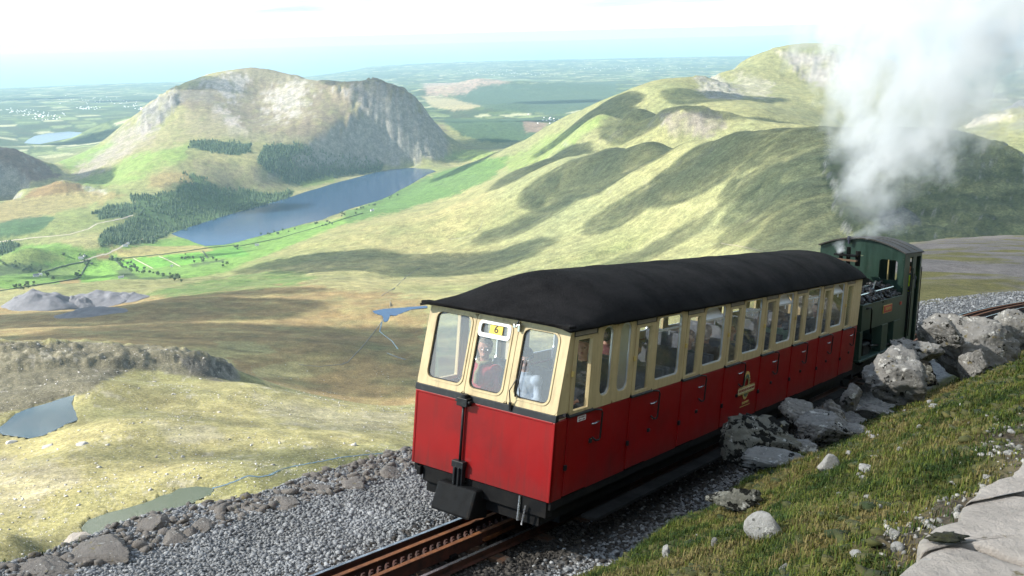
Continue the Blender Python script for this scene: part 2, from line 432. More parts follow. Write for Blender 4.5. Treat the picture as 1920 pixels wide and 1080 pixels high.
# brown and pale ground cover, as outlines seen from the survey point: polygon, near, far, colour, strength, ragged edge (px)
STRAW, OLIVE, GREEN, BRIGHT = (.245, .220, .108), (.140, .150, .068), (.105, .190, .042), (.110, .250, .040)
WOOD, HEATH, MOOR, ROCK, SCREE, BRACK = (.034, .060, .028), (.125, .088, .062), (.185, .125, .060), (.30, .29, .28), (.27, .24, .24), (.16, .085, .04)
COVER = [
 ([(-20,560),(330,545),(560,535),(800,560),(790,770),(620,760),(440,712),(420,660),(-20,640)], 1000, 2000, MOOR, .8, 14),
 ([(-20,520),(260,560),(560,530),(480,500),(300,530)], 1900, 2600, OLIVE, .8, 8),
 ([(250,560),(330,535),(520,505),(600,520),(540,536),(400,552)], 1800, 2700, (.075,.125,.035), .9, 8),
 ([(400,640),(480,640),(520,660),(420,670)], 1050, 1500, (.24,.24,.12), .7, 10),
 ([(470,690),(570,680),(590,705),(480,712)], 1020, 1250, STRAW, .9, 6),
 # valley floor fields
 ([(-20,470),(110,455),(180,470),(330,447),(520,430),(640,410),(800,345),(860,360),(780,385),(640,420),(560,455),(420,510),(260,540),(60,545),(-20,560)], 2550, 4900, GREEN, .95, 5),
 ([(205,470),(300,455),(385,462),(410,470),(330,480),(230,485)], 2900, 3800, (.23,.20,.085), .95, 3),
 ([(218,488),(250,484),(280,502),(262,507),(240,505)], 2700, 3700, BRIGHT, 1, 1),
 ([(254,483),(300,480),(325,497),(290,503)], 2700, 3700, (.10,.235,.038), 1, 1),
 ([(304,479),(375,472),(388,487),(340,498)], 2700, 3700, BRIGHT, 1, 1),
 ([(384,472),(450,462),(470,480),(400,485)], 2700, 3700, (.085,.20,.036), 1, 2),
 ([(165,495),(200,492),(220,515),(200,528),(140,525)], 2600, 3700, (.12,.23,.045), 1, 2),
 ([(80,505),(160,493),(150,510),(110,520),(60,520)], 2600, 3700, (.135,.20,.06), 1, 2),
 ([(110,527),(150,523),(150,535),(112,535)], 2500, 3500, (.2,.15,.07), 1, 2),
 ([(190,528),(235,528),(240,540),(200,540)], 2500, 3500, (.23,.18,.08), 1, 2),
 ([(170,478),(225,470),(240,472),(190,485)], 2800, 3800, (.22,.14,.075), 1, 2),
 ([(0,478),(60,466),(120,478),(120,490),(0,498)], 2700, 3800, (.15,.19,.06), 1, 3),
 # green strip along the far shore, shaded foot of the hill
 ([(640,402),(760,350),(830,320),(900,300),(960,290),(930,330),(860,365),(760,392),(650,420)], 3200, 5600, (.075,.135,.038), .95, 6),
 ([(820,290),(900,280),(950,290),(900,300),(840,303)], 5200, 6600, (.15,.20,.06), .9, 4),
 ([(940,300),(1100,225),(1150,215),(1040,290),(960,330)], 3700, 5000, (.14,.20,.055), .7, 8),
 # woods
 ([(353,262),(400,265),(470,270),(472,285),(440,292),(400,285),(356,277)], 4800, 5700, WOOD, 1, 2),
 ([(495,272),(540,268),(640,290),(720,305),(715,322),(640,330),(600,345),(545,345),(505,325),(480,300)], 4700, 5800, WOOD, 1, 3),
 ([(560,345),(625,328),(630,340),(570,352)], 4600, 5500, (.13,.17,.05), 1, 2),
 ([(245,365),(290,365),(290,376),(243,378)], 4200, 4800, WOOD, 1, 1.5),
 ([(250,378),(330,355),(345,325),(375,330),(420,350),(520,362),(560,352),(545,372),(440,400),(380,420),(320,440),(280,455),(190,462),(185,445),(230,420),(255,400),(180,408),(190,392)], 3500, 5000, (.05,.085,.035), 1, 4),
 ([(185,455),(200,430),(250,415),(290,420),(320,436),(290,455),(230,458)], 3500, 4500, WOOD, 1, 3),
 ([(175,400),(200,385),(250,390),(245,405),(190,412)], 3900, 4700, WOOD, 1, 3),
 ([(-10,415),(70,402),(105,408),(70,435),(-10,448)], 3700, 4500, (.05,.09,.04), 1, 2),
 ([(-10,455),(20,450),(40,465),(0,480),(-10,480)], 3300, 4000, WOOD, 1, 3),
 ([(-10,500),(30,490),(100,500),(60,512),(-10,520)], 2800, 3600, (.06,.09,.035), 1, 4),
 ([(205,490),(235,500),(260,520),(300,520),(340,515),(330,527),(260,532),(225,515)], 2500, 3500, (.06,.09,.035), 1, 3),
 ([(345,490),(420,480),(420,490),(360,500)], 2600, 3300, (.06,.09,.035), 1, 3),
 ([(280,330),(350,320),(360,340),(280,355)], 4300, 5000, (.20,.15,.075), .7, 6),
 ([(360,300),(480,310),(540,350),(420,355),(370,330)], 4500, 5400, (.165,.145,.09), .8, 8),
 # mountain above the lake
 ([(310,180),(470,120),(820,150),(840,290),(720,312),(560,260),(430,240),(340,200)], 5300, 7200, (.128,.098,.078), .85, 8),
 ([(400,140),(470,125),(600,145),(590,165),(480,150),(420,160)], 6000, 7200, (.165,.150,.100), .8, 8),
 ([(360,155),(440,135),(465,150),(440,200),(420,185),(400,170)], 5900, 7200, (.31,.29,.29), .85, 20),
 ([(500,165),(560,152),(580,160),(565,215),(505,225)], 5600, 7000, (.32,.305,.30), .7, 30),
 ([(400,195),(430,210),(470,250),(430,250),(400,215)], 5300, 6500, (.33,.30,.30), .7, 10),
 ([(640,170),(700,152),(730,160),(800,230),(830,290),(740,305),(660,270),(700,220)], 5300, 6600, (.22,.21,.215), .75, 26),
 ([(350,205),(430,235),(600,260),(690,290),(560,272),(420,258),(355,250)], 5000, 6300, (.165,.15,.10), .8, 8),
 ([(255,250),(262,205),(330,160),(345,182),(300,235),(270,255)], 5800, 6900, (.16,.155,.165), .9, 8),
 ([(330,165),(395,172),(405,192),(350,190)], 6000, 7000, (.12,.11,.10), .6, 5),
 ([(120,335),(230,240),(300,225),(280,270),(200,310),(150,335)], 4900, 6500, (.235,.205,.205), .75, 16),
 ([(110,300),(170,275),(215,265),(170,300),(130,320)], 5200, 6500, (.12,.20,.05), .8, 8),
 ([(200,320),(260,285),(352,270),(352,295),(260,335),(200,350),(140,345)], 4400, 5700, (.13,.20,.05), .8, 8),
 ([(230,290),(320,230),(350,200),(420,215),(420,262),(350,262),(300,285)], 5000, 6400, (.185,.160,.098), .7, 8),
 ([(35,375),(100,335),(150,345),(160,360),(60,370)], 4600, 5000, BRACK, .7, 4),
 ([(150,350),(205,358),(190,370)], 4600, 5000, (.30,.29,.29), .7, 6),
 ([(-10,380),(160,355),(240,365),(150,390),(-10,420)], 4000, 4800, (.21,.17,.08), .8, 6),
 ([(-10,270),(60,285),(115,330),(20,350),(-10,350)], 5000, 6000, (.105,.065,.06), .9, 6),
 # right-hand ridges
 ([(1300,138),(1345,140),(1400,180),(1330,198)], 4200, 5300, (.26,.25,.25), .8, 10),
 ([(1370,140),(1450,150),(1440,190),(1390,175)], 4200, 5400, (.31,.29,.25), .6, 16),
 ([(1450,95),(1530,100),(1600,95),(1620,150),(1540,165),(1490,130)], 4900, 5900, (.25,.225,.225), .85, 10),
 ([(1240,210),(1340,205),(1370,230),(1330,258),(1250,250)], 3200, 3800, (.17,.15,.14), .85, 8),
 ([(1540,290),(1720,245),(1930,280),(1930,440),(1620,470),(1560,400)], 1500, 2250, (.062,.074,.036), .92, 12),  # the cliff's shade is painted into this darker cover
 ([(1640,400),(1700,385),(1730,420),(1650,430)], 1500, 2100, (.10,.10,.105), .8, 6),
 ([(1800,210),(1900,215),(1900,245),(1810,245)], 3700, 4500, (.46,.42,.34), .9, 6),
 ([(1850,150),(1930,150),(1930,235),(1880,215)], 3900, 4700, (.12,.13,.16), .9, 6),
 # hills beyond the pass
 ([(830,212),(860,205),(930,210),(1020,225),(1000,262),(930,268),(880,260),(835,232)], 5600, 8500, (.050,.085,.045), 1, 4),
 ([(980,225),(1025,230),(1015,245),(985,250)], 5600, 7800, (.22,.15,.12), .8, 4),
 ([(850,165),(900,158),(950,170),(1000,190),(930,205),(860,200)], 8000, 13000, (.055,.085,.05), 1, 4),
 ([(790,145),(900,138),(960,150),(920,168),(860,178),(800,180)], 9500, 17000, (.31,.22,.175), .9, 8),
 ([(900,160),(1000,155),(1160,150),(1150,185),(1050,215),(930,205),(870,180)], 7800, 15000, (.052,.085,.052), .95, 4),
 ([(790,180),(850,185),(905,200),(850,208),(810,200)], 7000, 12000, (.29,.25,.15), .9, 4),
 # rough ground in the bowl
 ([(-10,640),(330,645),(435,672),(445,716),(250,690),(150,740),(-10,780)], 680, 960, (.100,.092,.066), 1, 7),
 ([(330,665),(435,680),(440,716),(360,700)], 800, 960, (.05,.048,.045), .95, 5),
 ([(480,745),(640,770),(770,775),(770,800),(640,810),(500,785)], 560, 900, (.23,.215,.17), .55, 18),
 ([(-10,850),(90,870),(180,900),(60,960),(-10,960)], 400, 700, (.27,.245,.21), .45, 20),
 ([(300,800),(420,800),(420,830),(320,830)], 500, 700, (.30,.28,.25), .4, 20),
 ([(400,915),(560,872),(760,840),(780,860),(600,890),(430,940)], 440, 620, (.115,.115,.045), .8, 8)]

AZ = np.radians(np.linspace(-38, 38, 860)); NR = 700
LR = np.exp(np.linspace(math.log(235.), math.log(30000.), NR))
RR, AA = np.meshgrid(LR, AZ, indexing='ij')
TX, TY = RR * np.sin(AA), RR * np.cos(AA)
TE = base_elev(TX, TY)
# lake beds and shores
for k, (e, xy) in LAKE_XY.items():
    x0, y0 = np.min(xy, 0) - 500; x1, y1 = np.max(xy, 0) + 500
    m = (TX > x0) & (TX < x1) & (TY > y0) & (TY < y1)
    size = math.sqrt((x1 - x0 - 1000) * (y1 - y0 - 1000))
    sd = poly_sd(TX[m], TY[m], xy); reach = np.clip(size * .35, 15, 260)
    z = TE[m]; w = sstep(0, reach, sd)
    shore = e + .4 + .035 * np.maximum(sd, 0)
    z = np.where(sd > 0, np.maximum(shore * (1 - w) + z * w, e + .35 - .5 * np.maximum(sd - 8, 0)), e - 1.2 + np.maximum(sd * .1, -6))
    TE[m] = z
TU, TV = w2p(np.stack([TX, TY, TE - ASL], -1))
# relief
land = np.ones_like(TE)
for k, (e, xy) in LAKE_XY.items():
    x0, y0 = np.min(xy, 0) - 300; x1, y1 = np.max(xy, 0) + 300
    m = (TX > x0) & (TX < x1) & (TY > y0) & (TY < y1)
    land[m] = np.minimum(land[m], sstep(2, 60, poly_sd(TX[m], TY[m], xy)))
flat = sstep(150, 260, TE)                                           # the valley floor stays smooth
amp = np.clip(RR / 2600, .12, 1.0)
rel = fbm(TX, TY, 420, 4) * (13 - 6 * sstep(-4, 2, np.degrees(AA)) * (RR < 6500)) * amp * flat + fbm(TX + 900, TY, 70, 4) * (3.6 - 2.0 * sstep(-4, 2, np.degrees(AA)) * (RR < 6500)) * np.clip(RR / 2000, .3, 1) * (.25 + .75 * flat)
gul = fbm(TX * 1.0, TY * .55 + 300, 260, 4, .5, True)
rel -= np.maximum(gul - .35, 0) * 11 * amp * flat * sstep(1500, 2200, RR)
near = sstep(1100, 800, RR)
rel = rel * (1 - near * .55) + near * (fbm(TX, TY, 14, 4) * .9 + fbm(TX + 50, TY, 60, 3) * 2.0)
for poly, d0, d1, a, wl_ in CRAGS:
    ju = TU + fbm(TX, TY, wl_ * .8, 3) * 14; jv = TV + fbm(TX + 77, TY + 31, wl_ * .8, 3) * 10
    m = (RR > d0) & (RR < d1)
    w = np.zeros_like(TE); w[m] = sstep(6, -10, poly_sd(ju[m], jv[m], poly)) if m.any() else 0
    rel = rel + w * (fbm(TX + 13, TY + 5, wl_, 5, .55, True) * .8 + fbm(TX, TY, wl_ * .25, 3, .6) * .35) * a
rel = np.where(RR > 9000, rel * 1.4, rel)
TE = TE + rel * land
for k, (e, xy) in LAKE_XY.items():
    x0, y0 = np.min(xy, 0) - 60; x1, y1 = np.max(xy, 0) + 60
    m = (TX > x0) & (TX < x1) & (TY > y0) & (TY < y1)
    sd = poly_sd(TX[m], TY[m], xy); TE[m] = np.where(sd > 0, np.where(sd < 12, np.maximum(TE[m], e + .3), TE[m]), np.minimum(TE[m], e - .8))
TU, TV = w2p(np.stack([TX, TY, TE - ASL], -1))

# ground cover
gz = np.stack(np.gradient(TE, axis=0), -1)
dr_ = np.gradient(RR, axis=0); da_ = np.gradient(AA, axis=1) * RR
steep = np.hypot(np.gradient(TE, axis=0) / dr_, np.gradient(TE, axis=1) / da_)
def mixn(a, b, w): return a * (1 - w[..., None]) + np.asarray(b) * w[..., None]
n1 = fbm(TX, TY, 330, 5, .55); n2 = fbm(TX + 400, TY - 200, 60, 4, .55); n3 = fbm(TX - 300, TY + 100, 900, 3)
TC = np.broadcast_to(np.array(OLIVE), TE.shape + (3,)).copy()
TC = mixn(TC, STRAW, np.clip(.45 + n1 * .9 + n2 * .5 + sstep(350, 600, TE) * .3, 0, 1))
TC = mixn(TC, (.135, .175, .055), np.clip(n3 * 1.3 + .1 - sstep(350, 550, TE) * .5, 0, .75) * (RR > 1800))
TC = mixn(TC, (.150, .168, .088), sstep(-3, 1, np.degrees(AA)) * (RR > 1500) * np.clip(.50 + n1 * .9, 0, .85))
# lowland patchwork of small fields and dark woods
low = (RR > 6800) & (TE < 330)
fw = fbm(TX, TY, 700, 3) * 160
i_ = np.floor((TX * .8 + TY * .6 + fw) / 210); j_ = np.floor((TY * .8 - TX * .6 - fw) / 150)
hh = hash2(i_ + 900, j_ + 400)
pal = np.array([(.075, .11, .045), (.11, .14, .06), (.035, .052, .03), (.055, .075, .04), (.30, .30, .19), (.040, .062, .034), (.16, .20, .09), (.045, .058, .036)])
fieldc = pal[(hh * 8).astype(int) % 8]
ed = np.minimum(np.abs((TX * .8 + TY * .6 + fw) / 210 - i_ - .5), np.abs((TY * .8 - TX * .6 - fw) / 150 - j_ - .5))
fieldc = mixn(fieldc, (.04, .065, .035), sstep(.40, .47, np.maximum(np.abs((TX * .8 + TY * .6 + fw) / 210 - i_ - .5), np.abs((TY * .8 - TX * .6 - fw) / 150 - j_ - .5))))
fieldc = mixn(fieldc, WOOD, sstep(.05, .3, fbm(TX + 5000, TY, 1500, 4)) * .9)
TC = mixn(TC, fieldc, (sstep(6800, 8200, RR) * (TE < 330)).astype(float) * .95)
ju0 = fbm(TX, TY, 90, 4); jv0 = fbm(TX + 500, TY + 500, 90, 4); ju1 = fbm(TX, TY, 22, 3); jv1 = fbm(TX - 90, TY, 22, 3)
WOODMASK = np.zeros_like(TE)
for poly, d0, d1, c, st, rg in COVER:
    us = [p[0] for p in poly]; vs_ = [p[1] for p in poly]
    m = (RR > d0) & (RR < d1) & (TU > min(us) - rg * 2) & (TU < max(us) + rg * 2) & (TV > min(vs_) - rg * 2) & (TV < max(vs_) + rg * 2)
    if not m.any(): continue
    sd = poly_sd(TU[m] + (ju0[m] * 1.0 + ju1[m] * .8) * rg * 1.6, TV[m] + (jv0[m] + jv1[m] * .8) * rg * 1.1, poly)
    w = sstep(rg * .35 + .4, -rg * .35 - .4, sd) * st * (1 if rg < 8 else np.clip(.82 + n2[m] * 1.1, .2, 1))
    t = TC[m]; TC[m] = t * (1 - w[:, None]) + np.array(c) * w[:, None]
    if c == WOOD or c == (.05, .085, .035):
        WOODMASK[m] = np.maximum(WOODMASK[m], w * (1 if c == WOOD else .55))
    elif st > .9 and max(c) > .15: WOODMASK[m] *= (1 - w)
# bare rock where it is steep; stones in the bowl
rk = sstep(.75, 1.25, steep + n2 * .35) * sstep(500, 1000, RR) * (RR < 7500)
TC = mixn(TC, (.22, .21, .20), rk * .75)
spk = sstep(.30, .50, fbm(TX, TY, 9, 3, .6) + fbm(TX + 40, TY, 45, 2) * .5)
TC = mixn(TC, (.34, .32, .29), spk * sstep(1000, 850, RR) * .40)
# pale stream beds and field walls show as lines in the meshes built later
TZ = TE - ASL

# one vertex grid, cut into named pieces of land
ii, jj = np.meshgrid(np.arange(NR - 1), np.arange(len(AZ) - 1), indexing='ij')
ce = TE[:-1, :-1]; cr = RR[:-1, :-1]; ca = np.degrees(AA[:-1, :-1])
low_ = (cr > 7400) | ((cr > 6700) & (ca < -18)) | ((cr > 5900) & (ca > -4.2) & (ca < 3))
mtn_ = ~low_ & (ca < -4) & (cr > 4550) & (ce > 185)
hill_ = ~low_ & (ca > -2.5) & (ce > 235) & (cr > 1500) & (cr > 1500 + 1200 * sstep(12, -2.5, ca) * 0)
val_ = ~low_ & ~mtn_ & ~hill_ & (cr > 2150)
moor_ = ~(low_ | mtn_ | hill_ | val_)
ALLV = np.stack([TX, TY, TZ], -1).reshape(-1, 3); ALLC = TC.reshape(-1, 3); NA = len(AZ)

def land_mat(name, near=False, snow=0):
    m, nt, bs = new_mat(name)
    at = N(nt, 'ShaderNodeAttribute', attribute_name='Cover')
    geo = nt.nodes.new('ShaderNodeNewGeometry'); pos = geo.outputs['Position']
    c = at.outputs['Color']
    k = 1.0
    a = ramp(nt, noise(nt, .035, 6, .6, vec=pos), .34, .66, (.70, .69, .68, 1), (1.24, 1.23, 1.18, 1))
    c = mixc(nt, 1.0, c, a, 'MULTIPLY')
    b = ramp(nt, noise(nt, .25 if not near else .5, 6, .65, vec=pos), .34, .66, (.62, .64, .62, 1), (1.36, 1.34, 1.30, 1))
    c = mixc(nt, 1.0, c, b, 'MULTIPLY')
    c = mixc(nt, .9, c, ramp(nt, noise(nt, .09, 8, .75, vec=pos), .40, .60, (.80, .80, .78, 1), (1.15, 1.14, 1.12, 1)), 'MULTIPLY')
    if near:
        v = ramp(nt, noise(nt, .9, 5, .7, vec=pos), .60, .66)
        c = mixc(nt, v, c, (.33, .315, .285))
    nt.links.new(c, bs.inputs['Base Color'])
    bs.inputs['Roughness'].default_value = .95; bs.inputs['Specular IOR Level'].default_value = .15
    bump(nt, bs, noise(nt, .12 if not near else .7, 6, .65, vec=pos), .6, 3.5 if not near else .8)
    return m
M_land = land_mat('hill grass and rock'); M_near = land_mat('stony moor grass', True)
for nm, msk, mt in (('lowland', low_, M_land), ('mountain', mtn_, M_land), ('hill', hill_, M_land), ('valley', val_, M_land), ('moorland', moor_, M_near)):
    a = (ii * NA + jj)[msk]
    Fq = np.stack([a, a + 1, a + NA + 1, a + NA], -1)
    used, inv = np.unique(Fq, return_inverse=True)
    tag(link(nm, mesh_np(nm, ALLV[used], inv.reshape(-1, 4), mt, True, ALLC[used])), kind='structure')

def ground_z(x, y):
    """height of the far terrain grid (nearest sample blend)"""
    r = np.log(np.hypot(x, y)); a = np.arctan2(x, y)
    fi = np.clip((r - math.log(235.)) / (math.log(30000.) - math.log(235.)) * (NR - 1), 0, NR - 1.001)
    fj = np.clip((a - AZ[0]) / (AZ[-1] - AZ[0]) * (NA - 1), 0, NA - 1.001)
    i = fi.astype(int); j = fj.astype(int); s = fi - i; t = fj - j
    return (TZ[i, j] * (1 - s) + TZ[i + 1, j] * s) * (1 - t) + (TZ[i, j + 1] * (1 - s) + TZ[i + 1, j + 1] * s) * t
def far_hit(u, v, d0=380., d1=26000.):
    d = dirw(u, v); h = math.hypot(d[0], d[1]); d = d / h
    t = np.exp(np.linspace(math.log(d0), math.log(d1), 3000))
    g = ground_z(t * d[0], t * d[1]); below = np.nonzero(t * d[2] < g)[0]
    k = t[below[0]] if len(below) else d1
    return np.array([k * d[0], k * d[1], float(ground_z(np.array([k * d[0]]), np.array([k * d[1]]))[0])])

# water
def water_mat(name, col, rough=.06, scale=.25, st=.12, dist=.15):
    m, nt, bs = new_mat(name)
    bs.inputs['Base Color'].default_value = (*col, 1); bs.inputs['Roughness'].default_value = rough
    bs.inputs['IOR'].default_value = 1.33
    geo = nt.nodes.new('ShaderNodeNewGeometry')
    bump(nt, bs, noise(nt, scale, 4, .6, vec=geo.outputs['Position']), st, dist)
    return m
M_lake = water_mat('lake water', (.020, .048, .100), .12, .06, .25, .6)
M_tarn = water_mat('tarn water', (.020, .050, .070), .06, .5, .1, .08)
M_peat = water_mat('shallow tarn water', (.060, .075, .050), .06, .5, .08, .05)
M_sea = water_mat('sea water', (.10, .17, .22), .35, .01, .2, 4)
for k, (e, xy) in LAKE_XY.items():
    nm = {'far_lake': 'lake', 'upper_tarn': 'tarn', 'moor_pool': 'pool', 'side_pool': 'pool'}.get(k, k)
    mt = M_lake if 'lake' in k else (M_peat if k == 'tarn' else (M_tarn if k == 'upper_tarn' else M_lake))
    tag(link(nm, mesh_np(nm, [(x, y, e - ASL) for x, y in xy], [tuple(range(len(xy)))], mt)), kind='structure')
sx = 97000
tag(link('sea', mesh_np('sea', [(-sx, 15000, -ASL - 1), (sx, 15000, -ASL - 1), (sx, sx, -ASL - 1), (-sx, sx, -ASL - 1)], [(0, 1, 2, 3)], M_sea)), kind='structure')

# haze: one box round everything below the clouds
def haze_box():
    b = MB().box((-99000, -4000, -ASL - 14), (99000, 99000, 16))
    m = bpy.data.materials.new('haze'); m.use_nodes = True; nt = m.node_tree; nt.nodes.clear()
    o = nt.nodes.new('ShaderNodeOutputMaterial'); pv = nt.nodes.new('ShaderNodeVolumePrincipled')
    pv.inputs['Color'].default_value = (.55, .81, 1.0, 1); pv.inputs['Density'].default_value = HAZE_DENSITY; pv.inputs['Anisotropy'].default_value = .15
    nt.links.new(pv.outputs[0], o.inputs['Volume'])
    tag(b.build('haze', m), kind='stuff')
haze_box()

# clouds overhead (above the frame): they throw the dappled shade
def cloud_mat():
    m = bpy.data.materials.new('cloud'); m.use_nodes = True; nt = m.node_tree; nt.nodes.clear()
    o = nt.nodes.new('ShaderNodeOutputMaterial'); pv = nt.nodes.new('ShaderNodeVolumePrincipled')
    pv.inputs['Color'].default_value = (1, 1, 1, 1); pv.inputs['Density'].default_value = .0145; pv.inputs['Anisotropy'].default_value = .4
    nt.links.new(pv.outputs[0], o.inputs['Volume']); return m
M_cloud = cloud_mat()
def ico(sub):
    import bmesh
    bm = bmesh.new(); bmesh.ops.create_icosphere(bm, subdivisions=sub, radius=1.0)
    V = np.array([v.co[:] for v in bm.verts]); Fc = np.array([[v.index for v in f.verts] for f in bm.faces]); bm.free(); return V, Fc
ICO1, ICO2, ICO3, ICO4 = ico(1), ico(2), ico(3), ico(4)
CL_V, CL_F = [], []; cl_n = 0
def cloud(target, rx, ry, base=650., thick=260., puffs=5):
    """a flat cumulus whose shade falls on the target"""
    global cl_n
    t = (base - target[2]) / SUN_DIR[2]; c = np.asarray(target) + SUN_DIR * t
    r = np.random.default_rng(int(abs(target[0] * 7 + target[1] * 3)) + 5)
    for k in range(puffs):
        a = r.uniform(0, 6.28); q = r.uniform(0, .6) if k else 0
        cx, cy_ = c[0] + rx * q * math.cos(a), c[1] + ry * q * math.sin(a)
        s = r.uniform(.5, .8) if k else .85
        V = ICO3[0].copy(); nz = fbm(V[:, 0] * 1.7 + k * 7 + cx * .01, V[:, 1] * 1.7 + V[:, 2] + cy_ * .01, 1.0, 3)
        V = V * (1 + .30 * nz[:, None]); V[:, 2] = np.where(V[:, 2] < 0, V[:, 2] * .35, V[:, 2])
        CL_V.append(V * (rx * s, ry * s, thick * s) + (cx, cy_, c[2])); CL_F.append(ICO3[1] + cl_n); cl_n += len(V)
SHADE = [  # (u, v, distance, radius across, radius in depth)
 (520,650,1230,150,110),(640,690,1120,130,110),(150,590,1650,260,170),(700,640,1250,70,90),(430,612,1390,190,70),(200,640,1330,160,60),(760,700,1130,60,80),
 (1130,320,2900,330,300),(1330,330,2350,260,230),(1480,330,1950,230,200),(1560,420,1650,200,190),(1300,250,2800,240,120),(1460,270,2200,160,140),(1420,420,1800,90,90),(1620,300,2000,200,180),
 (930,420,2700,110,130),(1150,412,2350,90,100),(1200,480,1950,70,70),(850,500,2350,180,160),(700,500,2450,230,200),(560,500,2700,200,160),
 (1250,290,2750,170,160),(1000,330,3500,200,260),(1700,420,1550,200,150),(1800,330,1850,260,160),
 (1080,240,4250,300,300),(1200,225,3650,260,280),(1400,215,3600,260,250),(1330,180,4300,160,150),
 (880,310,5100,330,330),(370,178,6500,160,160),(770,215,6050,140,200),(950,260,5600,300,400),(840,240,6300,300,300),
 (40,310,5400,300,300),(150,260,8600,500,350),(250,190,14500,700,400),(60,185,16500,900,500),(950,225,7600,500,300),(1050,190,10500,700,400),
 (450,390,4600,170,140),(340,470,3500,60,60),(30,520,2900,160,100),(300,560,1800,110,70),(330,850,545,26,18),(560,860,520,30,20),(250,780,640,22,18)]
for u, v, d, rx, ry in SHADE: cloud(at_dist(u, v, d), rx, ry, base=650. if d < 5000 else (900. if d < 8500 else 2200.))
cloud((30., 70., -8.), 230, 190, puffs=1, thick=38)
tag(link('clouds', mesh_np('clouds', np.concatenate(CL_V), np.concatenate(CL_F), M_cloud, True)), 'broken cumulus clouds drifting over the hills', 'cloud', kind='stuff')
# ------------------------------------------------------------------ the railway shelf (coach frame: X along the track downhill, Y to the left, Z up)
MC = np.array([[0.5785, -0.8099, 0.0968], [0.7988, 0.5866, 0.1337], [-0.1650, 0.0, 0.9863]])
_q, _r = np.linalg.qr(MC); MC = _q * np.sign(np.diag(_r))
TCO = np.array([0.348, 9.6364, -5.0118])
def c2w(p): return np.asarray(p, float) @ MC.T + TCO
def w2c(p): return (np.asarray(p, float) - TCO) @ MC
COACH_M = np.eye(4); COACH_M[:3, :3] = MC; COACH_M[:3, 3] = TCO
COACH_M = Matrix(COACH_M.tolist())
RAIL_Z = -.70
def track_y(x):
    x = np.asarray(x, float)
    return 1.10 + .10 * sstep(2, -4, x) + .08 * sstep(12, 22, x) - .0062 * np.maximum(x - 27, 0) ** 2
def pl(v, pts):
    return np.interp(v, [p[0] for p in pts], [p[1] for p in pts])
BANK = [(-14, 6.0), (-9, 3.3), (-6.2, 2.30), (-4.8, 2.06), (-4, 1.62), (-3, 1.02), (-2.2, .52), (-1.5, .10), (-1.15, -.24), (-.9, -.54), (-.7, -.70), (-.3, -.77), (.3, -.82), (.6, -.84), (3.4, -.86), (4.3, -.90)]
def shelf_z(x, y):
    """height above the track plane (coach Z) at coach X, Y"""
    yl = y - (track_y(x) - 1.10)
    z = pl(yl, BANK)
    z = z - sstep(-.4, -1.6, yl) * .045 * np.clip(x - 3, 0, 30)
    z = z + sstep(-.7, -1.6, yl) * (fbm(x, y, 1.6, 4) * .20 + fbm(x + 9, y, .5, 3) * .11) * sstep(-6.2, -4.4, yl)
    z = z + fbm(x + 40, y + 3, .7, 4) * .035
    # the outer edge: a steep fall in front of the coach, a long convex shoulder further down the line
    wx = TCO[0] + MC[0, 0] * x + MC[0, 1] * y; wy = TCO[1] + MC[1, 0] * x + MC[1, 1] * y
    azw = sstep(14.5, 23, np.degrees(np.arctan2(wx, wy)))
    edge = 4.35 + .35 * fbm(x, y * 0 + 3, 2.2, 3) + 60 * azw
    e = np.maximum(yl - edge, 0)
    z = z - np.where(e > 0, 1.05 * e + .25 * np.minimum(e, .4), 0) * (1 - azw)
    return z
def conv_k(a):                                                        # a: azimuth in degrees
    return np.interp(a, [-45, 8, 13, 17, 21.5, 25, 27.6, 33, 45], [3e-3, 2e-3, 1.1e-3, 5.5e-4, 1.65e-4, 8.5e-5, 5.5e-5, 2e-5, 5e-6])
def shelf_world(wx, wy):
    """world height of the near ground at world x, y"""
    Z = np.full(np.shape(wx), -.8)
    A = np.linalg.inv(MC[:2, :2])
    for _ in range(5):
        rx = wx - TCO[0] - MC[0, 2] * Z; ry = wy - TCO[1] - MC[1, 2] * Z
        X = A[0, 0] * rx + A[0, 1] * ry; Y = A[1, 0] * rx + A[1, 1] * ry
        Z = shelf_z(X, Y)
    r = np.hypot(wx, wy); a = np.degrees(np.arctan2(wx, wy))
    z = TCO[2] + MC[2, 0] * X + MC[2, 1] * Y + MC[2, 2] * Z
    far = sstep(25, 60, r)
    z = z - conv_k(a) * np.maximum(r - 12, 0) ** 2 * sstep(12, 60, r) + far * (fbm(wx, wy, 22, 4) * .55 + fbm(wx, wy, 5, 3) * .12)
    return z, X, Y, Z
gaz = np.radians(np.linspace(-48, 50, 620)); gr = np.exp(np.linspace(math.log(1.1), math.log(520.), 520))
GR, GA = np.meshgrid(gr, gaz, indexing='ij')
GX, GY = GR * np.sin(GA), GR * np.cos(GA)
GZ, SXc, SYc, SZc = shelf_world(GX, GY)
gpos = np.stack([GX, GY, GZ], -1)
yl_ = SYc - (track_y(SXc) - 1.10)
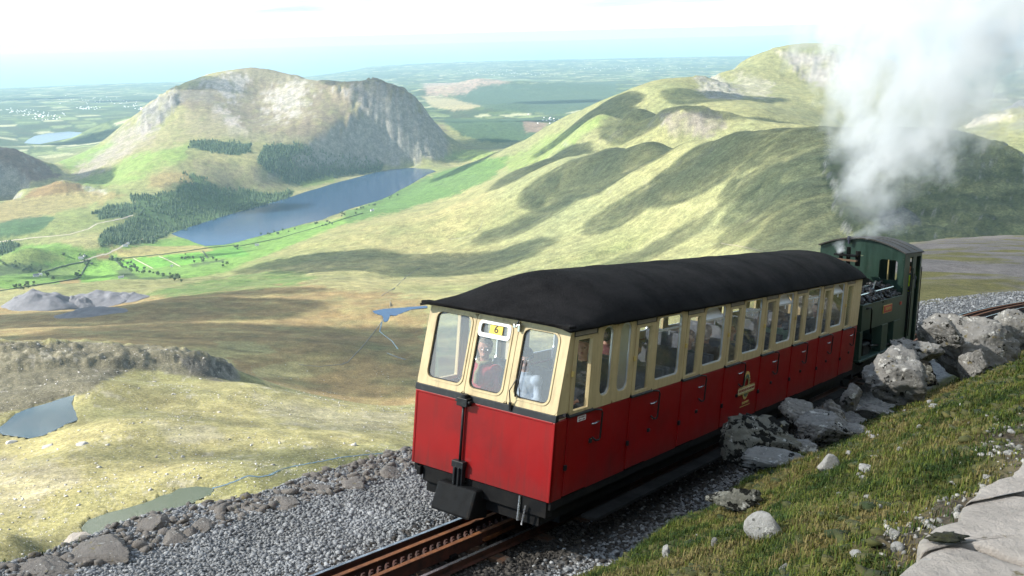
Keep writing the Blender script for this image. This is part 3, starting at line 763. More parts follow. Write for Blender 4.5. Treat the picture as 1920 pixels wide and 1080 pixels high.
# ground cover of the shelf
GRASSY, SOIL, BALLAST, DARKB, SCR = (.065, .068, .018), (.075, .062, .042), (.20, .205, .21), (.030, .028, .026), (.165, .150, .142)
gc = np.broadcast_to(np.array(BALLAST), GZ.shape + (3,)).copy()
oil_shade = sstep(1.5, .75, np.abs(yl_ - 1.1) + .25 * (yl_ > 1.1)) ; gc = mixn(gc, DARKB, np.clip(oil_shade * 1.1, 0, 1))  # oily between the rails; to the right, train shade painted into the colour
gc = mixn(gc, (.19, .18, .16), sstep(3.3, 4.2, yl_) * sstep(14, 9, SXc))
wob = fbm(SXc, SYc, .8, 3) * .35
grass_w = sstep(-.72, -.98, yl_ + wob * .5)
ng = fbm(SXc * .8, SYc * 1.2, 1.1, 4)
gc = mixn(gc, GRASSY, grass_w)
gc = mixn(gc, (.13, .105, .035), grass_w * sstep(-.05, .4, ng))
bare = sstep(.12, .42, fbm(SXc + 31, SYc * 1.3, 1.5, 3) + sstep(-4.0, -4.9, yl_) * .55) * sstep(-3.2, -4.6, yl_)
gc = mixn(gc, SOIL, bare * grass_w)
gc = mixn(gc, (.36, .33, .295), sstep(-4.95, -5.3, yl_ + wob * .4) * sstep(-9, -8, yl_))
rr_ = GR
hillw = sstep(26, 34, SXc) * sstep(3.6, 4.6, yl_ + fbm(GX, GY, 6, 3) * 1.2) + sstep(70, 90, rr_)
hillw = np.clip(hillw, 0, 1)
sc = mixn(np.broadcast_to(np.array(SCR), gc.shape).copy(), (.135, .125, .045), sstep(.02, .22, fbm((GX * .87 + GY * .5) * .32, -GX * .5 + GY * .87, 9, 5, .6) + .02))
gc = mixn(gc, sc, hillw)
gc = mixn(gc, (.20, .18, .075), hillw * sstep(120, 190, rr_) * sstep(24.5, 22, np.degrees(GA)))
def shelf_mat():
    m, nt, bs = new_mat('shelf ground')
    at = N(nt, 'ShaderNodeAttribute', attribute_name='Cover')
    geo = nt.nodes.new('ShaderNodeNewGeometry'); pos = geo.outputs['Position']
    c = at.outputs['Color']
    v = N(nt, 'ShaderNodeTexVoronoi', Scale=17.0); nt.links.new(pos, v.inputs['Vector'])
    c = mixc(nt, .8, c, ramp(nt, v.outputs['Color'], .1, .9, (.55, .56, .58, 1), (1.4, 1.38, 1.34, 1)), 'MULTIPLY')
    c = mixc(nt, .8, c, ramp(nt, noise(nt, 1.3, 8, .7, vec=pos), .3, .7, (.6, .6, .6, 1), (1.35, 1.33, 1.3, 1)), 'MULTIPLY')
    c = mixc(nt, .6, c, ramp(nt, noise(nt, .16, 7, .7, vec=pos), .32, .68, (.7, .7, .7, 1), (1.25, 1.23, 1.2, 1)), 'MULTIPLY')
    nt.links.new(c, bs.inputs['Base Color']); bs.inputs['Roughness'].default_value = .95; bs.inputs['Specular IOR Level'].default_value = .2
    bump(nt, bs, v.outputs['Distance'], .8, .05); return m
M_shelf = shelf_mat()
NGA = len(gaz); ai, aj = np.meshgrid(np.arange(len(gr) - 1), np.arange(NGA - 1), indexing='ij')
q0 = (ai * NGA + aj).ravel()
gq = np.stack([q0, q0 + 1, q0 + NGA + 1, q0 + NGA], -1)
gv = gpos.reshape(-1, 3); gcc = gc.reshape(-1, 3)
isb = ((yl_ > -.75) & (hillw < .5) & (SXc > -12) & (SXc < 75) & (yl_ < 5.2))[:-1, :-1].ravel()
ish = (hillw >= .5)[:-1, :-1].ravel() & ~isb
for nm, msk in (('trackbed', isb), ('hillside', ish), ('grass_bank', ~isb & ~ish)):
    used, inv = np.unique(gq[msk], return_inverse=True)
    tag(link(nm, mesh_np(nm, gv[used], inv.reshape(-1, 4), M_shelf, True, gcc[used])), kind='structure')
def near_hit(u, v):
    """where a survey ray meets the near ground"""
    d = dirw(u, v); d = d / math.hypot(d[0], d[1])
    t = np.exp(np.linspace(math.log(1.3), math.log(300.), 4000))
    g = shelf_world(t * d[0], t * d[1])[0]; b = np.nonzero(t * d[2] < g)[0]
    k = t[b[0]] if len(b) else 300.
    return d * k

# ------------------------------------------------------------------ scattering
def merge(variants, idx, pos, rot, scl):
    """joins copies of small meshes; rot (n,3,3), scl (n,3)"""
    Vs, Fs = [], []; off = 0
    for k, (V, Fc) in enumerate(variants):
        m = np.nonzero(idx == k)[0]
        if not len(m): continue
        W = np.einsum('nij,nvj->nvi', rot[m], V[None] * scl[m][:, None, :]) + pos[m][:, None, :]
        Vs.append(W.reshape(-1, 3)); nv = len(V)
        Fs.append((Fc[None] + (np.arange(len(m)) * nv)[:, None, None]).reshape(-1, Fc.shape[1]) + off); off += len(m) * nv
    return np.concatenate(Vs), np.concatenate(Fs)
def rand_rot(n, tilt=3.2):
    a = rng.uniform(0, 2 * np.pi, n); b = rng.uniform(-tilt, tilt, n); c = rng.uniform(-tilt, tilt, n)
    def R(ax, t):
        m = np.zeros((n, 3, 3)); i, j = [(1, 2), (2, 0), (0, 1)][ax]
        m[:, ax, ax] = 1; m[:, i, i] = np.cos(t); m[:, j, j] = np.cos(t); m[:, i, j] = -np.sin(t); m[:, j, i] = np.sin(t); return m
    return R(2, a) @ R(0, b) @ R(1, c)
def chip(seed, base=ICO1, cuts=5):
    r = np.random.default_rng(seed); V = base[0].copy()
    for _ in range(cuts):
        n = r.normal(size=3); n /= np.linalg.norm(n); d = r.uniform(.45, .8)
        V = V - np.maximum(V @ n - d, 0)[:, None] * n
    return V * r.uniform(.75, 1.2, 3), base[1]
def tetra_chip(seed):
    r = np.random.default_rng(seed)
    V = np.array([(1, 0, 0), (-1, 0, 0), (0, 1, 0), (0, -1, 0), (0, 0, 1), (0, 0, -1)], float)
    V = V * r.uniform(.55, 1.1, (6, 1)) + r.uniform(-.25, .25, (6, 3))
    return V, np.array([(0, 2, 4), (2, 1, 4), (1, 3, 4), (3, 0, 4), (2, 0, 5), (1, 2, 5), (3, 1, 5), (0, 3, 5)])
CHIPS = [chip(k, ico(1)) for k in range(8)]
SMALL = [tetra_chip(k) for k in range(10)]
def stone_mat(name, c0, c1, vary=.5):
    m, nt, bs = new_mat(name)
    geo = nt.nodes.new('ShaderNodeNewGeometry')
    c = ramp(nt, geo.outputs['Random Per Island'], 0, 1, (*c0, 1), (*c1, 1))
    c = mixc(nt, .7, c, ramp(nt, noise(nt, 30, 4, vec=geo.outputs['Position']), .3, .7, (.7, .7, .7, 1), (1.3, 1.3, 1.28, 1)), 'MULTIPLY')
    c = mixc(nt, .6, c, ramp(nt, noise(nt, .9, 4, vec=geo.outputs['Position']), .35, .65, (.75, .74, .72, 1), (1.2, 1.2, 1.22, 1)), 'MULTIPLY')
    nt.links.new(c, bs.inputs['Base Color']); bs.inputs['Roughness'].default_value = .85; bs.inputs['Specular IOR Level'].default_value = .35
    return m
M_bal = stone_mat('slate ballast', (.11, .115, .122), (.32, .325, .325))
M_oil_shade = stone_mat('oily and shade darkened ballast', (.016, .015, .014), (.065, .058, .05))
M_peb = stone_mat('bank pebbles', (.11, .108, .10), (.33, .315, .285))
def scatter_shelf(n, x0, x1, y0, y1, dens=None):
    X = rng.uniform(x0, x1, n); Yl = rng.uniform(y0, y1, n); Y = Yl + track_y(X) - 1.10
    if dens is not None:
        k = rng.uniform(size=n) < dens(X, Yl); X, Y, Yl = X[k], Y[k], Yl[k]
    return np.stack([X, Y, shelf_z(X, Y)], -1), Yl
def gravel(name, pts, lo, hi, mat, variants=CHIPS, flatk=.6):
    n = len(pts); s = rng.uniform(lo, hi, n) * rng.lognormal(0, .25, n)
    sc_ = np.stack([s * rng.uniform(.8, 1.3, n), s * rng.uniform(.7, 1.1, n), s * rng.uniform(flatk * .7, flatk * 1.2, n)], -1)
    V, Fc = merge(variants, rng.integers(0, len(variants), n), pts + np.stack([0 * s, 0 * s, s * .15], -1), rand_rot(n, .6), sc_)
    return tag(link(name, mesh_np(name, c2w(V), Fc, mat)), kind='stuff')
pa_, _ = scatter_shelf(32000, -5.5, 4.2, 1.75, 4.5, lambda X, Y: .55 + .45 * (X < 1))
pb_, _ = scatter_shelf(2600, 4.2, 13, 1.9, 4.4)
pc_, _ = scatter_shelf(14000, -2.5, 8.5, -.85, .55, lambda X, Y: sstep(.1, -.55, Y + .0 * X) * .95 + .05)
g = gravel('ballast_gravel', np.concatenate([pa_, pb_, pc_]), .015, .032, M_bal)
g['label'] = 'blue grey slate ballast heaped along both sides of the rack railway'; g['category'] = 'gravel'
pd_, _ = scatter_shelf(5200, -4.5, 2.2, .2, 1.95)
pd2, _ = scatter_shelf(3600, -.3, 9, -.5, .5); pd_ = np.concatenate([pd_, pd2])  # these near-black stones paint in the shade beside the train
g = gravel('oily_shade_gravel', pd_, .016, .036, M_oil_shade)
g['label'] = 'oily dark ballast between the rails, with train shade painted into the stones beside them'; g['category'] = 'gravel'
pe_, _ = scatter_shelf(5200, 16, 52, 1.9, 4.4)
g = gravel('shoulder_gravel', pe_, .035, .07, M_bal, SMALL)
g['label'] = 'grey ballast shoulder beside the curve beyond the locomotive'; g['category'] = 'gravel'

# ------------------------------------------------------------------ rocks
def rock_mat(name, base, dark, lich=.5, white=.3, scale=1.0, moss=0):
    m, nt, bs = new_mat(name)
    tc = nt.nodes.new('ShaderNodeTexCoord'); v = tc.outputs['Object']
    c = mixc(nt, ramp(nt, noise(nt, 6 * scale, 9, .72, vec=v), .3, .7), base, tuple(x * .6 for x in base))
    c = mixc(nt, ramp(nt, noise(nt, 6.5 * scale, 9, .70, vec=v), .61 - .10 * white, .66 - .10 * white), c, (.52, .51, .47))
    mp = N(nt, 'ShaderNodeMapping'); mp.inputs['Location'].default_value = (3.1, 7.7, 1.3); nt.links.new(v, mp.inputs[0])
    c = mixc(nt, ramp(nt, noise(nt, 5.5 * scale, 10, .68, vec=mp.outputs[0]), .655 - .15 * lich, .675 - .15 * lich), c, dark)
    mp2 = N(nt, 'ShaderNodeMapping'); mp2.inputs['Location'].default_value = (-5.1, 2.7, 9.3); nt.links.new(v, mp2.inputs[0])
    c = mixc(nt, ramp(nt, noise(nt, 7 * scale, 5, .6, vec=mp2.outputs[0]), .63, .68), c, (.20, .17, .09))
    if moss:
        g_ = nt.nodes.new('ShaderNodeNewGeometry'); sp = nt.nodes.new('ShaderNodeSeparateXYZ'); nt.links.new(g_.outputs['Normal'], sp.inputs[0])
        md = N(nt, 'ShaderNodeMath', operation='MULTIPLY_ADD'); nt.links.new(noise(nt, 4, 6, vec=v), md.inputs[0]); md.inputs[1].default_value = 1.2; nt.links.new(sp.outputs['Z'], md.inputs[2])
        c = mixc(nt, ramp(nt, md.outputs[0], 1.36, 1.46), c, (.10, .11, .025))
    nt.links.new(c, bs.inputs['Base Color']); bs.inputs['Roughness'].default_value = .92; bs.inputs['Specular IOR Level'].default_value = .2
    bump(nt, bs, noise(nt, 22 * scale, 9, .74, vec=v), .9, .06 / scale)
    return m
M_rock = rock_mat('lichened rock', (.30, .29, .27), (.016, .016, .013), .42, .5)
M_rockd = rock_mat('dark lichened rock', (.22, .215, .18), (.012, .012, .010), 1.0, .35, 1.2, moss=1)
M_pale = rock_mat('pale rock', (.36, .35, .33), (.05, .05, .04), .1, .5, 2.2)
M_edge = rock_mat('shelf edge slate', (.25, .225, .20), (.10, .08, .06), .15, .0, 1.6)
ICO5 = ico(5)
def rock_mesh(name, seed, size, sub=4, cuts=9, rough=.10, mat=None):
    r = np.random.default_rng(seed); base = {2: ICO2, 3: ICO3, 4: ICO5}[sub]; V = base[0].copy(); Fc = base[1]
    for _ in range(cuts):
        n = r.normal(size=3); n /= np.linalg.norm(n); d = r.uniform(.38, .80)
        V = V - np.maximum(V @ n - d, 0)[:, None] * n * .97
    o = r.uniform(0, 50, 3)
    def n3(s, rg=False, k=0): return (fbm(V[:, 0] + o[0] + V[:, 2] * .6 + k, V[:, 1] + o[1] + V[:, 2] * .7, s, 4, .55, rg) + fbm(V[:, 2] + o[2] + V[:, 0] * .3, V[:, 1] - o[0] + k, s, 4, .55, rg)) * .5
    nrm = V / (np.linalg.norm(V, axis=1)[:, None] + 1e-9)
    h = n3(.7) * 1.5 + n3(.20, k=5) * .7
    if sub == 4:                                                      # ledges, joints and pitted faces
        lay = V @ np.array((.25, .35, .9)) * 5 + n3(.5, k=9) * 2.5
        h = h + (np.abs(lay % 1 - .5) - .25) * .55 - np.maximum(.16 - np.abs(n3(.6, k=20)), 0) * 4.5 + n3(.07, k=31) * .62 + n3(.14, True, 41) * .45
    V = V + nrm * (rough * h)[:, None]
    V = V * np.asarray(size)
    return mesh_np(name, V, Fc, mat, sub >= 3)
def rock(name, label, seed, u, v, w, h, mat, dist=None, ycoach=None, depth=.8, sub=4, cat='rock', group=None, sink=.0, cuts=13, rough=.13, yaw=None):
    """a rock that fills a w x h pixel window of the survey view at its own distance"""
    d = dirw(u, v)
    if ycoach is not None:
        dc = d @ MC; oc = w2c(np.zeros(3)); k = (ycoach - oc[1]) / dc[1]; p = d * k
    elif dist is not None: p = d / math.hypot(d[0], d[1]) * dist
    else: p = near_hit(u, v + h * .25)
    D_ = np.linalg.norm(p); W, H = w * D_ / F, h * D_ / F
    if ycoach is None and dist is None: p = p + np.array([0, 0, H * (.22 - sink)])
    o = link(name, rock_mesh(name, seed, (W * .5 * 1.12, W * .5 * depth * 1.1, H * .5 * 1.15), sub, cuts, rough, mat))
    o.location = p.tolist(); o.rotation_euler = (0, 0, -math.atan2(p[0], p[1]) + (yaw or 0))
    tag(o, label, cat, group); return o
WALLG = 'boulders of the rough wall beside the train'
rock('boulder', 'big mossy boulder with black lichen beside the middle of the red coach', 3, 1436, 838, 150, 140, M_rockd, ycoach=-1.25, depth=.75, group=WALLG)
rock('boulder', 'grey lichened boulder right of the big mossy boulder, under the coach emblem end', 4, 1532, 806, 120, 78, M_rock, ycoach=-1.45, depth=.7, group=WALLG)
rock('boulder', 'long pale ledge rock running down the grass below the mossy boulder', 5, 1440, 868, 170, 46, M_rock, ycoach=-1.5, depth=.5, group=WALLG)
rock('boulder', 'small upright grey boulder at the foot of the large white lichened boulder', 6, 1597, 742, 36, 62, M_rock, ycoach=-1.35, depth=.8, group=WALLG)
rock('boulder', 'large white lichened boulder standing below the end of the red coach', 7, 1660, 712, 118, 122, M_rock, ycoach=-1.6, depth=.8, group=WALLG, rough=.14)
rock('boulder', 'grey boulder wedged behind the large white lichened boulder, under the locomotive', 8, 1714, 664, 88, 70, M_rock, ycoach=-1.3, depth=.7, group=WALLG)
rock('boulder', 'widest wall boulder with black patches between the locomotive and the curve', 9, 1806, 664, 160, 128, M_rock, ycoach=-1.75, depth=.7, group=WALLG, rough=.14)
rock('boulder', 'narrow standing stone leaning against the widest wall boulder', 10, 1822, 696, 44, 76, M_rock, ycoach=-2.15, depth=.8, group=WALLG)
rock('boulder', 'blunt grey boulder at the far end of the wall, at the picture edge', 12, 1912, 630, 84, 84, M_rock, ycoach=-1.9, depth=.8, group=WALLG)
rock('boulder', 'low flat grey rock in front of the small upright boulder', 13, 1652, 774, 96, 30, M_rock, ycoach=-1.75, depth=.6, group=WALLG)
rock('boulder', 'jagged grey boulder behind the mossy boulder, against the coach steps', 14, 1500, 776, 66, 58, M_rock, ycoach=-1.05, depth=.8, group=WALLG, rough=.14)
rock('boulder', 'broken pale boulder left of the small upright boulder', 15, 1562, 776, 64, 56, M_rock, ycoach=-1.3, depth=.8, group=WALLG, rough=.14)
rock('boulder', 'rough boulder between the large white boulder and the widest boulder', 16, 1732, 700, 62, 66, M_rockd, ycoach=-1.75, depth=.8, group=WALLG, rough=.14)
rock('boulder', 'jagged top stone on the widest wall boulder, under the curved track', 17, 1775, 632, 84, 56, M_rock, ycoach=-1.6, depth=.7, group=WALLG, rough=.15)
rock('boulder', 'dark lichened stone at the right foot of the widest wall boulder', 18, 1866, 690, 54, 50, M_rockd, ycoach=-2.1, depth=.8, group=WALLG, rough=.14)
rock('boulder', 'low broken stone between the mossy boulder and the pale ledge', 19, 1492, 842, 70, 40, M_rock, ycoach=-1.6, depth=.7, group=WALLG, rough=.14)
BG = 'rocks lying on the grass bank'
rock('rock', 'blue grey wedge shaped rock alone in the middle of the grass bank', 21, 1551, 875, 42, 46, M_pale, group=BG, rough=.06, sub=3)
rock('rock', 'pale pointed rock low on the bank near the gravel', 22, 1431, 990, 62, 62, M_pale, group=BG, rough=.06, sub=3)
rock('rock', 'mossy ledge with black lichen above the pale pointed rock', 23, 1390, 942, 112, 60, M_rockd, depth=.6, group=BG)
rock('rock', 'flat grey rock sunk in the grass right of the wedge shaped rock', 24, 1624, 876, 34, 15, M_pale, group=BG, sub=3, rough=.05)
rock('rock', 'lichened lump behind the small white stone, below the large boulder', 25, 1606, 808, 50, 28, M_rock, group=BG, sub=3)
rock('rock', 'small white stone beside the lichened lump', 26, 1637, 819, 16, 9, M_pale, group=BG, sub=3)
rock('rock', 'pale upright rock at the lowest edge of the grass by the ballast', 27, 1249, 1036, 22, 40, M_pale, group=BG, sub=3)
rock('rock', 'low slab of grey rock half hidden in grass below the widest boulder', 28, 1752, 763, 34, 11, M_pale, group=BG, sub=3)
rock('rock', 'long splinter of pale rock standing next to the path pebbles', 29, 1676, 1002, 24, 34, M_pale, group=BG, sub=3, rough=.05)
rock('rock', 'round pale cobble just below the long splinter of rock', 30, 1683, 1026, 21, 18, M_pale, group=BG, sub=3, cuts=2, rough=.02)
rock('rock', 'pale block tucked against the edge of the path slab', 31, 1793, 957, 16, 20, M_pale, group=BG, sub=3)
rock('rock', 'flat pale stone at the bottom left of the path pebbles', 32, 1606, 1040, 24, 18, M_pale, group=BG, sub=3)
rock('rock', 'pale rock cut by the bottom edge of the picture on the bank', 33, 1468, 1068, 22, 26, M_pale, group=BG, sub=3)
rock('rock', 'small dark stone on the slope left of the pale pointed rock', 34, 1340, 1018, 12, 22, M_rock, group=BG, sub=3)
for k in range(46):                                                    # stones nobody can tell apart
    u = rng.uniform(1560, 1915); v = rng.uniform(745, 1000)
    if u > 1700 and v > 980 - (u - 1700) * .55: continue
    s = rng.uniform(7, 14)
    rock('stone', 'small pale stone scattered in the grass of the bank', 300 + k, u, v, s * 1.4, s * .75, M_pale, sub=2, cat='stone', group='small stones in the bank grass', rough=.04)
# stones along the outer edge of the shelf
EG = 'flat stones along the outer edge of the shelf'
for k, (u, v, w, h, lab) in enumerate([
    (654, 902, 78, 26, 'broad grey slab on the shelf edge, second from the coach'), (727, 888, 52, 22, 'grey slab on the shelf edge nearest the coach'),
    (590, 918, 56, 16, 'thin brown slab between the broad grey slab and the ridge of rubble'), (538, 943, 72, 22, 'rounded brown slab left of the thin brown slab'),
    (376, 986, 72, 24, 'wide tan slab standing above the lower tarn'), (285, 985, 84, 34, 'largest brown slab directly under the lower tarn'),
    (200, 1038, 118, 34, 'long dark slab at the left end of the shelf edge'), (330, 1012, 70, 22, 'dark slab half buried in ballast below the wide tan slab'),
    (70, 1068, 140, 26, 'flat grey slab in the bottom left corner'), (150, 1010, 60, 16, 'small brown slab beside the strip of grass'),
    (470, 955, 50, 16, 'small rusty slab left of the rounded brown slab'), (762, 872, 34, 14, 'small stone block touching the left corner of the coach')]):
    p = near_hit(u, v); rock('edge_stone', lab, 60 + k, u, v, w, h * .8, M_edge, depth=1.2, sub=4, cat='stone', group=EG, sink=.20, rough=.07, cuts=14)
rub, _ = scatter_shelf(1500, -5.5, 6, 3.5, 4.75)
gravel('edge_rubble', rub, .03, .085, M_edge, CHIPS, .5)['label'] = 'brown rubble along the outer edge of the shelf'
bpy.data.objects['edge_rubble']['category'] = 'rubble'

# path slabs where the photographer stands
M_slab = rock_mat('worn path stone', (.60, .54, .48), (.22, .19, .16), .02, -.3, .9)
def slab(label, px, top=.0, thick=.16, seed=0):
    pts = []
    for u, v in px:
        d = dirw(u, v); k = (-1.72 + top) / (d[2] + .045 * d[1]); pts.append(d * k)
    pts = np.array(pts)
    n = len(pts); dense = []
    for i in range(n):
        a, b = pts[i], pts[(i + 1) % n]
        m = max(2, int(np.linalg.norm(b - a) / .05)); dense += [a + (b - a) * t / m for t in range(m)]
    dense = np.array(dense); c = dense.mean(0)
    r = np.random.default_rng(seed)
    jag = fbm(dense[:, 0] * 3 + seed, dense[:, 1] * 3, .35, 3) * .03
    rad = dense - c; rad /= np.linalg.norm(rad, axis=1)[:, None]
    dense = dense + rad * jag[:, None]
    V, Fc = [], []; rings = [(.0, 1), (.35, 1), (.7, 1), (.93, 1), (.985, .9), (1.0, .6), (1.0, -1)]
    nd = len(dense)
    for s, zf in rings:
        q = c + (dense - c) * s
        zz = fbm(q[:, 0], q[:, 1], .4, 4) * .018 + fbm(q[:, 0] * 3, q[:, 1], .15, 3) * .006
        q = q + np.stack([0 * zz, 0 * zz, zz + {1: 0, .9: -.008, .6: -.03, -1: -thick}[zf]], -1); V.append(q)
    for i in range(len(rings) - 1):
        for j in range(nd):
            Fc.append((i * nd + j, i * nd + (j + 1) % nd, (i + 1) * nd + (j + 1) % nd, (i + 1) * nd + j))
    o = link('path_slab', mesh_np('path_slab', np.concatenate(V), np.array(Fc), M_slab, True))
    tag(o, label, 'slab', 'stone slabs of the footpath'); return o
slab('pale worn path slab in the bottom right corner, cut by the lower picture edge', [(1745, 1028), (1800, 1022), (1850, 1034), (1935, 1064), (2060, 1110), (2000, 1300), (1640, 1300), (1672, 1090), (1700, 1062)], seed=1)
slab('long path slab with a mossy hollow in the middle of the path', [(1727, 1010), (1752, 986), (1800, 978), (1804, 950), (1850, 920), (1935, 930), (2100, 1000), (2080, 1105), (1940, 1058), (1855, 1028), (1806, 1015), (1760, 1018), (1732, 1032)], seed=2)
slab('path slab furthest away at the right picture edge', [(1808, 944), (1840, 912), (1872, 898), (1900, 893), (1912, 868), (1930, 842), (2090, 880), (2150, 985), (1960, 925), (1900, 918), (1850, 914)], top=.01, seed=3)
hol = near_hit(1772, 1005)
mv, mf = ICO3; mvv = mv * (1 + .9 * fbm(mv[:, 0] * 2, mv[:, 1] * 2 + mv[:, 2], .6, 3)[:, None]) * (.070, .030, .014)
d = dirw(1775, 1008); kk = -1.70 / (d[2] + .045 * d[1])
M_moss = pmat('dark moss', (.030, .032, .008), .95, col2=(.012, .011, .006), scale=60, bmp=1, bscale=220, bdist=.01)
o = link('moss', mesh_np('moss', mvv, mf, M_moss, True)); o.location = (d * kk).tolist(); tag(o, 'dark moss filling the hollow of the long path slab', 'moss')

# pebbles by the path and grass
pf, _ = scatter_shelf(2600, -6.5, 3.5, -5.0, -3.7, lambda X, Y: np.clip(sstep(.05, .4, fbm(X + 31, (Y) * 1.3, 1.5, 3) + sstep(-4.0, -4.9, Y) * .55), 0, 1))
pg, _ = scatter_shelf(500, -5, 16, -4.6, -1.2)
g = gravel('pebbles', np.concatenate([pf, pg]), .008, .026, M_peb, CHIPS)
tag(g, 'mixed pale pebbles on the bare soil along the path edge', 'pebbles')
def grass_mat():
    m, nt, bs = new_mat('mountain grass')
    at = N(nt, 'ShaderNodeAttribute', attribute_name='Cover')
    nt.links.new(at.outputs['Color'], bs.inputs['Base Color']); bs.inputs['Roughness'].default_value = .75; bs.inputs['Specular IOR Level'].default_value = .2
    return m
M_grass = grass_mat()
def grass(name, pts, lo, hi, wid, nb=7, label=None):
    n = len(pts); T = n * nb
    base = np.repeat(pts, nb, 0) + np.concatenate([rng.normal(0, .028, (T, 2)), np.zeros((T, 1))], 1)
    clump = fbm(pts[:, 0], pts[:, 1], .5, 3); hl = np.repeat(rng.uniform(lo, hi, n) * (1 + clump * .8), nb) * rng.uniform(.6, 1.15, T)
    a = rng.uniform(0, 6.283, T); lean = rng.uniform(.45, 1.35, T)
    dx, dy = np.cos(a) * lean, np.sin(a) * lean
    px, py = -np.sin(a), np.cos(a)
    w = wid * rng.uniform(.6, 1.2, T)
    up = np.stack([dx * hl * .35, dy * hl * .35, hl * .62], -1); tip = np.stack([dx * hl, dy * hl, hl * np.maximum(1.05 - lean * .55, .25)], -1)
    sd_ = np.stack([px * w, py * w, 0 * w], -1)
    V = np.stack([base - sd_ - (0, 0, .02), base + sd_ - (0, 0, .02), base + up + sd_ * .7, base + up - sd_ * .7, base + tip], 1).reshape(-1, 3)
    k = np.arange(T) * 5
    Fc = np.concatenate([np.stack([k, k + 1, k + 2], -1), np.stack([k, k + 2, k + 3], -1), np.stack([k + 3, k + 2, k + 4], -1)])
    tone = np.clip(.36 + np.repeat(fbm(pts[:, 0] * 1.0, pts[:, 1] * 1.3, 1.1, 4) * 1.3 + fbm(pts[:, 0] + 60, pts[:, 1], .36, 3) * 1.25, nb) + rng.normal(0, .27, T), 0, 1)
    c0, c1, c2 = np.array((.026, .050, .008)), np.array((.102, .124, .016)), np.array((.165, .130, .050))
    col = np.where(tone[:, None] < .5, c0 + (c1 - c0) * tone[:, None] * 2, c1 + (c2 - c1) * (tone[:, None] - .5) * 2)
    o = link(name, mesh_np(name, c2w(V), Fc, M_grass, False, np.repeat(col, 5, 0))); tag(o, label, 'grass', kind='stuff'); return o
def gd(X, Y): return (np.clip(1.15 - sstep(.12, .45, fbm(X + 31, Y * 1.3, 1.5, 3) + sstep(-4.0, -4.9, Y) * .55) * sstep(-3.2, -4.6, Y), 0, 1)) * sstep(-.78, -1.1, Y + fbm(X, Y, .8, 3) * .2)
g1, _ = scatter_shelf(30000, -5.5, 2.5, -4.85, -.6, gd)
g2, _ = scatter_shelf(17000, 2.5, 11, -5.6, -.8, gd)
g3, _ = scatter_shelf(7000, 11, 26, -7, -1.4, gd)
grass('grass', g1, .022, .060, .0034, 7, 'green and straw coloured mountain grass covering the bank above the track')
grass('grass', g2, .028, .075, .0055, 6, 'olive mountain grass around the wall boulders')
grass('grass', g3, .04, .11, .011, 5, 'thin yellow grass on the bank towards the curve')
mc_, _ = scatter_shelf(9000, -5.5, 12, -4.9, -.8, lambda X, Y: gd(X, Y) * sstep(-.1, .3, fbm(X + 12, Y, .7, 3)))
nm_ = len(mc_); ms_ = rng.uniform(.02, .062, nm_) * (1 + .05 * np.maximum(mc_[:, 0], 0))
V, Fc = merge([(ICO1[0] * (1 + .28 * np.random.default_rng(k).normal(size=(len(ICO1[0]), 1))), ICO1[1]) for k in range(6)], rng.integers(0, 6, nm_), mc_, rand_rot(nm_, .3), np.stack([ms_ * 1.3, ms_, ms_ * .5], -1))
tag(link('moss_cushions', mesh_np('moss_cushions', c2w(V), Fc, stone_mat('moss cushions', (.018, .030, .006), (.085, .075, .020)), True)), 'low dark cushions of moss and heather in the bank grass', 'moss', kind='stuff')
p1_, _ = scatter_shelf(900, -7.5, -2.2, 4.2, 5.0, lambda X, Y: sstep(-2.6, -4.2, X))
grass('grass', p1_, .05, .12, .006, 7, 'strip of green grass on the shelf edge in the bottom left corner')

# the mountainside that rises to the right of the path, above the line
hx, hy = np.meshgrid(np.linspace(-70, 62, 90), np.linspace(-8.6, -95, 60), indexing='ij')
q_ = -8.6 - hy
hz = 3.1 + q_ * (.55 + .30 * sstep(0, 30, q_)) + fbm(hx, hy, 9, 5) * 2.2 * sstep(0, 8, q_) + fbm(hx, hy, 3, 4, .5, True) * .9 * sstep(1, 6, q_) - sstep(-.4, -1.6, hy) * .045 * np.clip(hx - 3, 0, 30)
hc = np.broadcast_to(np.array((.085, .085, .035)), hz.shape + (3,)).copy()
hc = mixn(hc, (.20, .19, .175), sstep(-.05, .2, fbm(hx, hy, 5, 5, .6)))
nj = hx.shape[1]; k_ = (np.arange(89)[:, None] * nj + np.arange(nj - 1)[None]).ravel()
tag(link('mountainside', mesh_np('mountainside', c2w(np.stack([hx, hy, hz], -1).reshape(-1, 3)), np.stack([k_, k_ + 1, k_ + nj + 1, k_ + nj], -1), M_shelf, True, hc.reshape(-1, 3))), kind='structure')
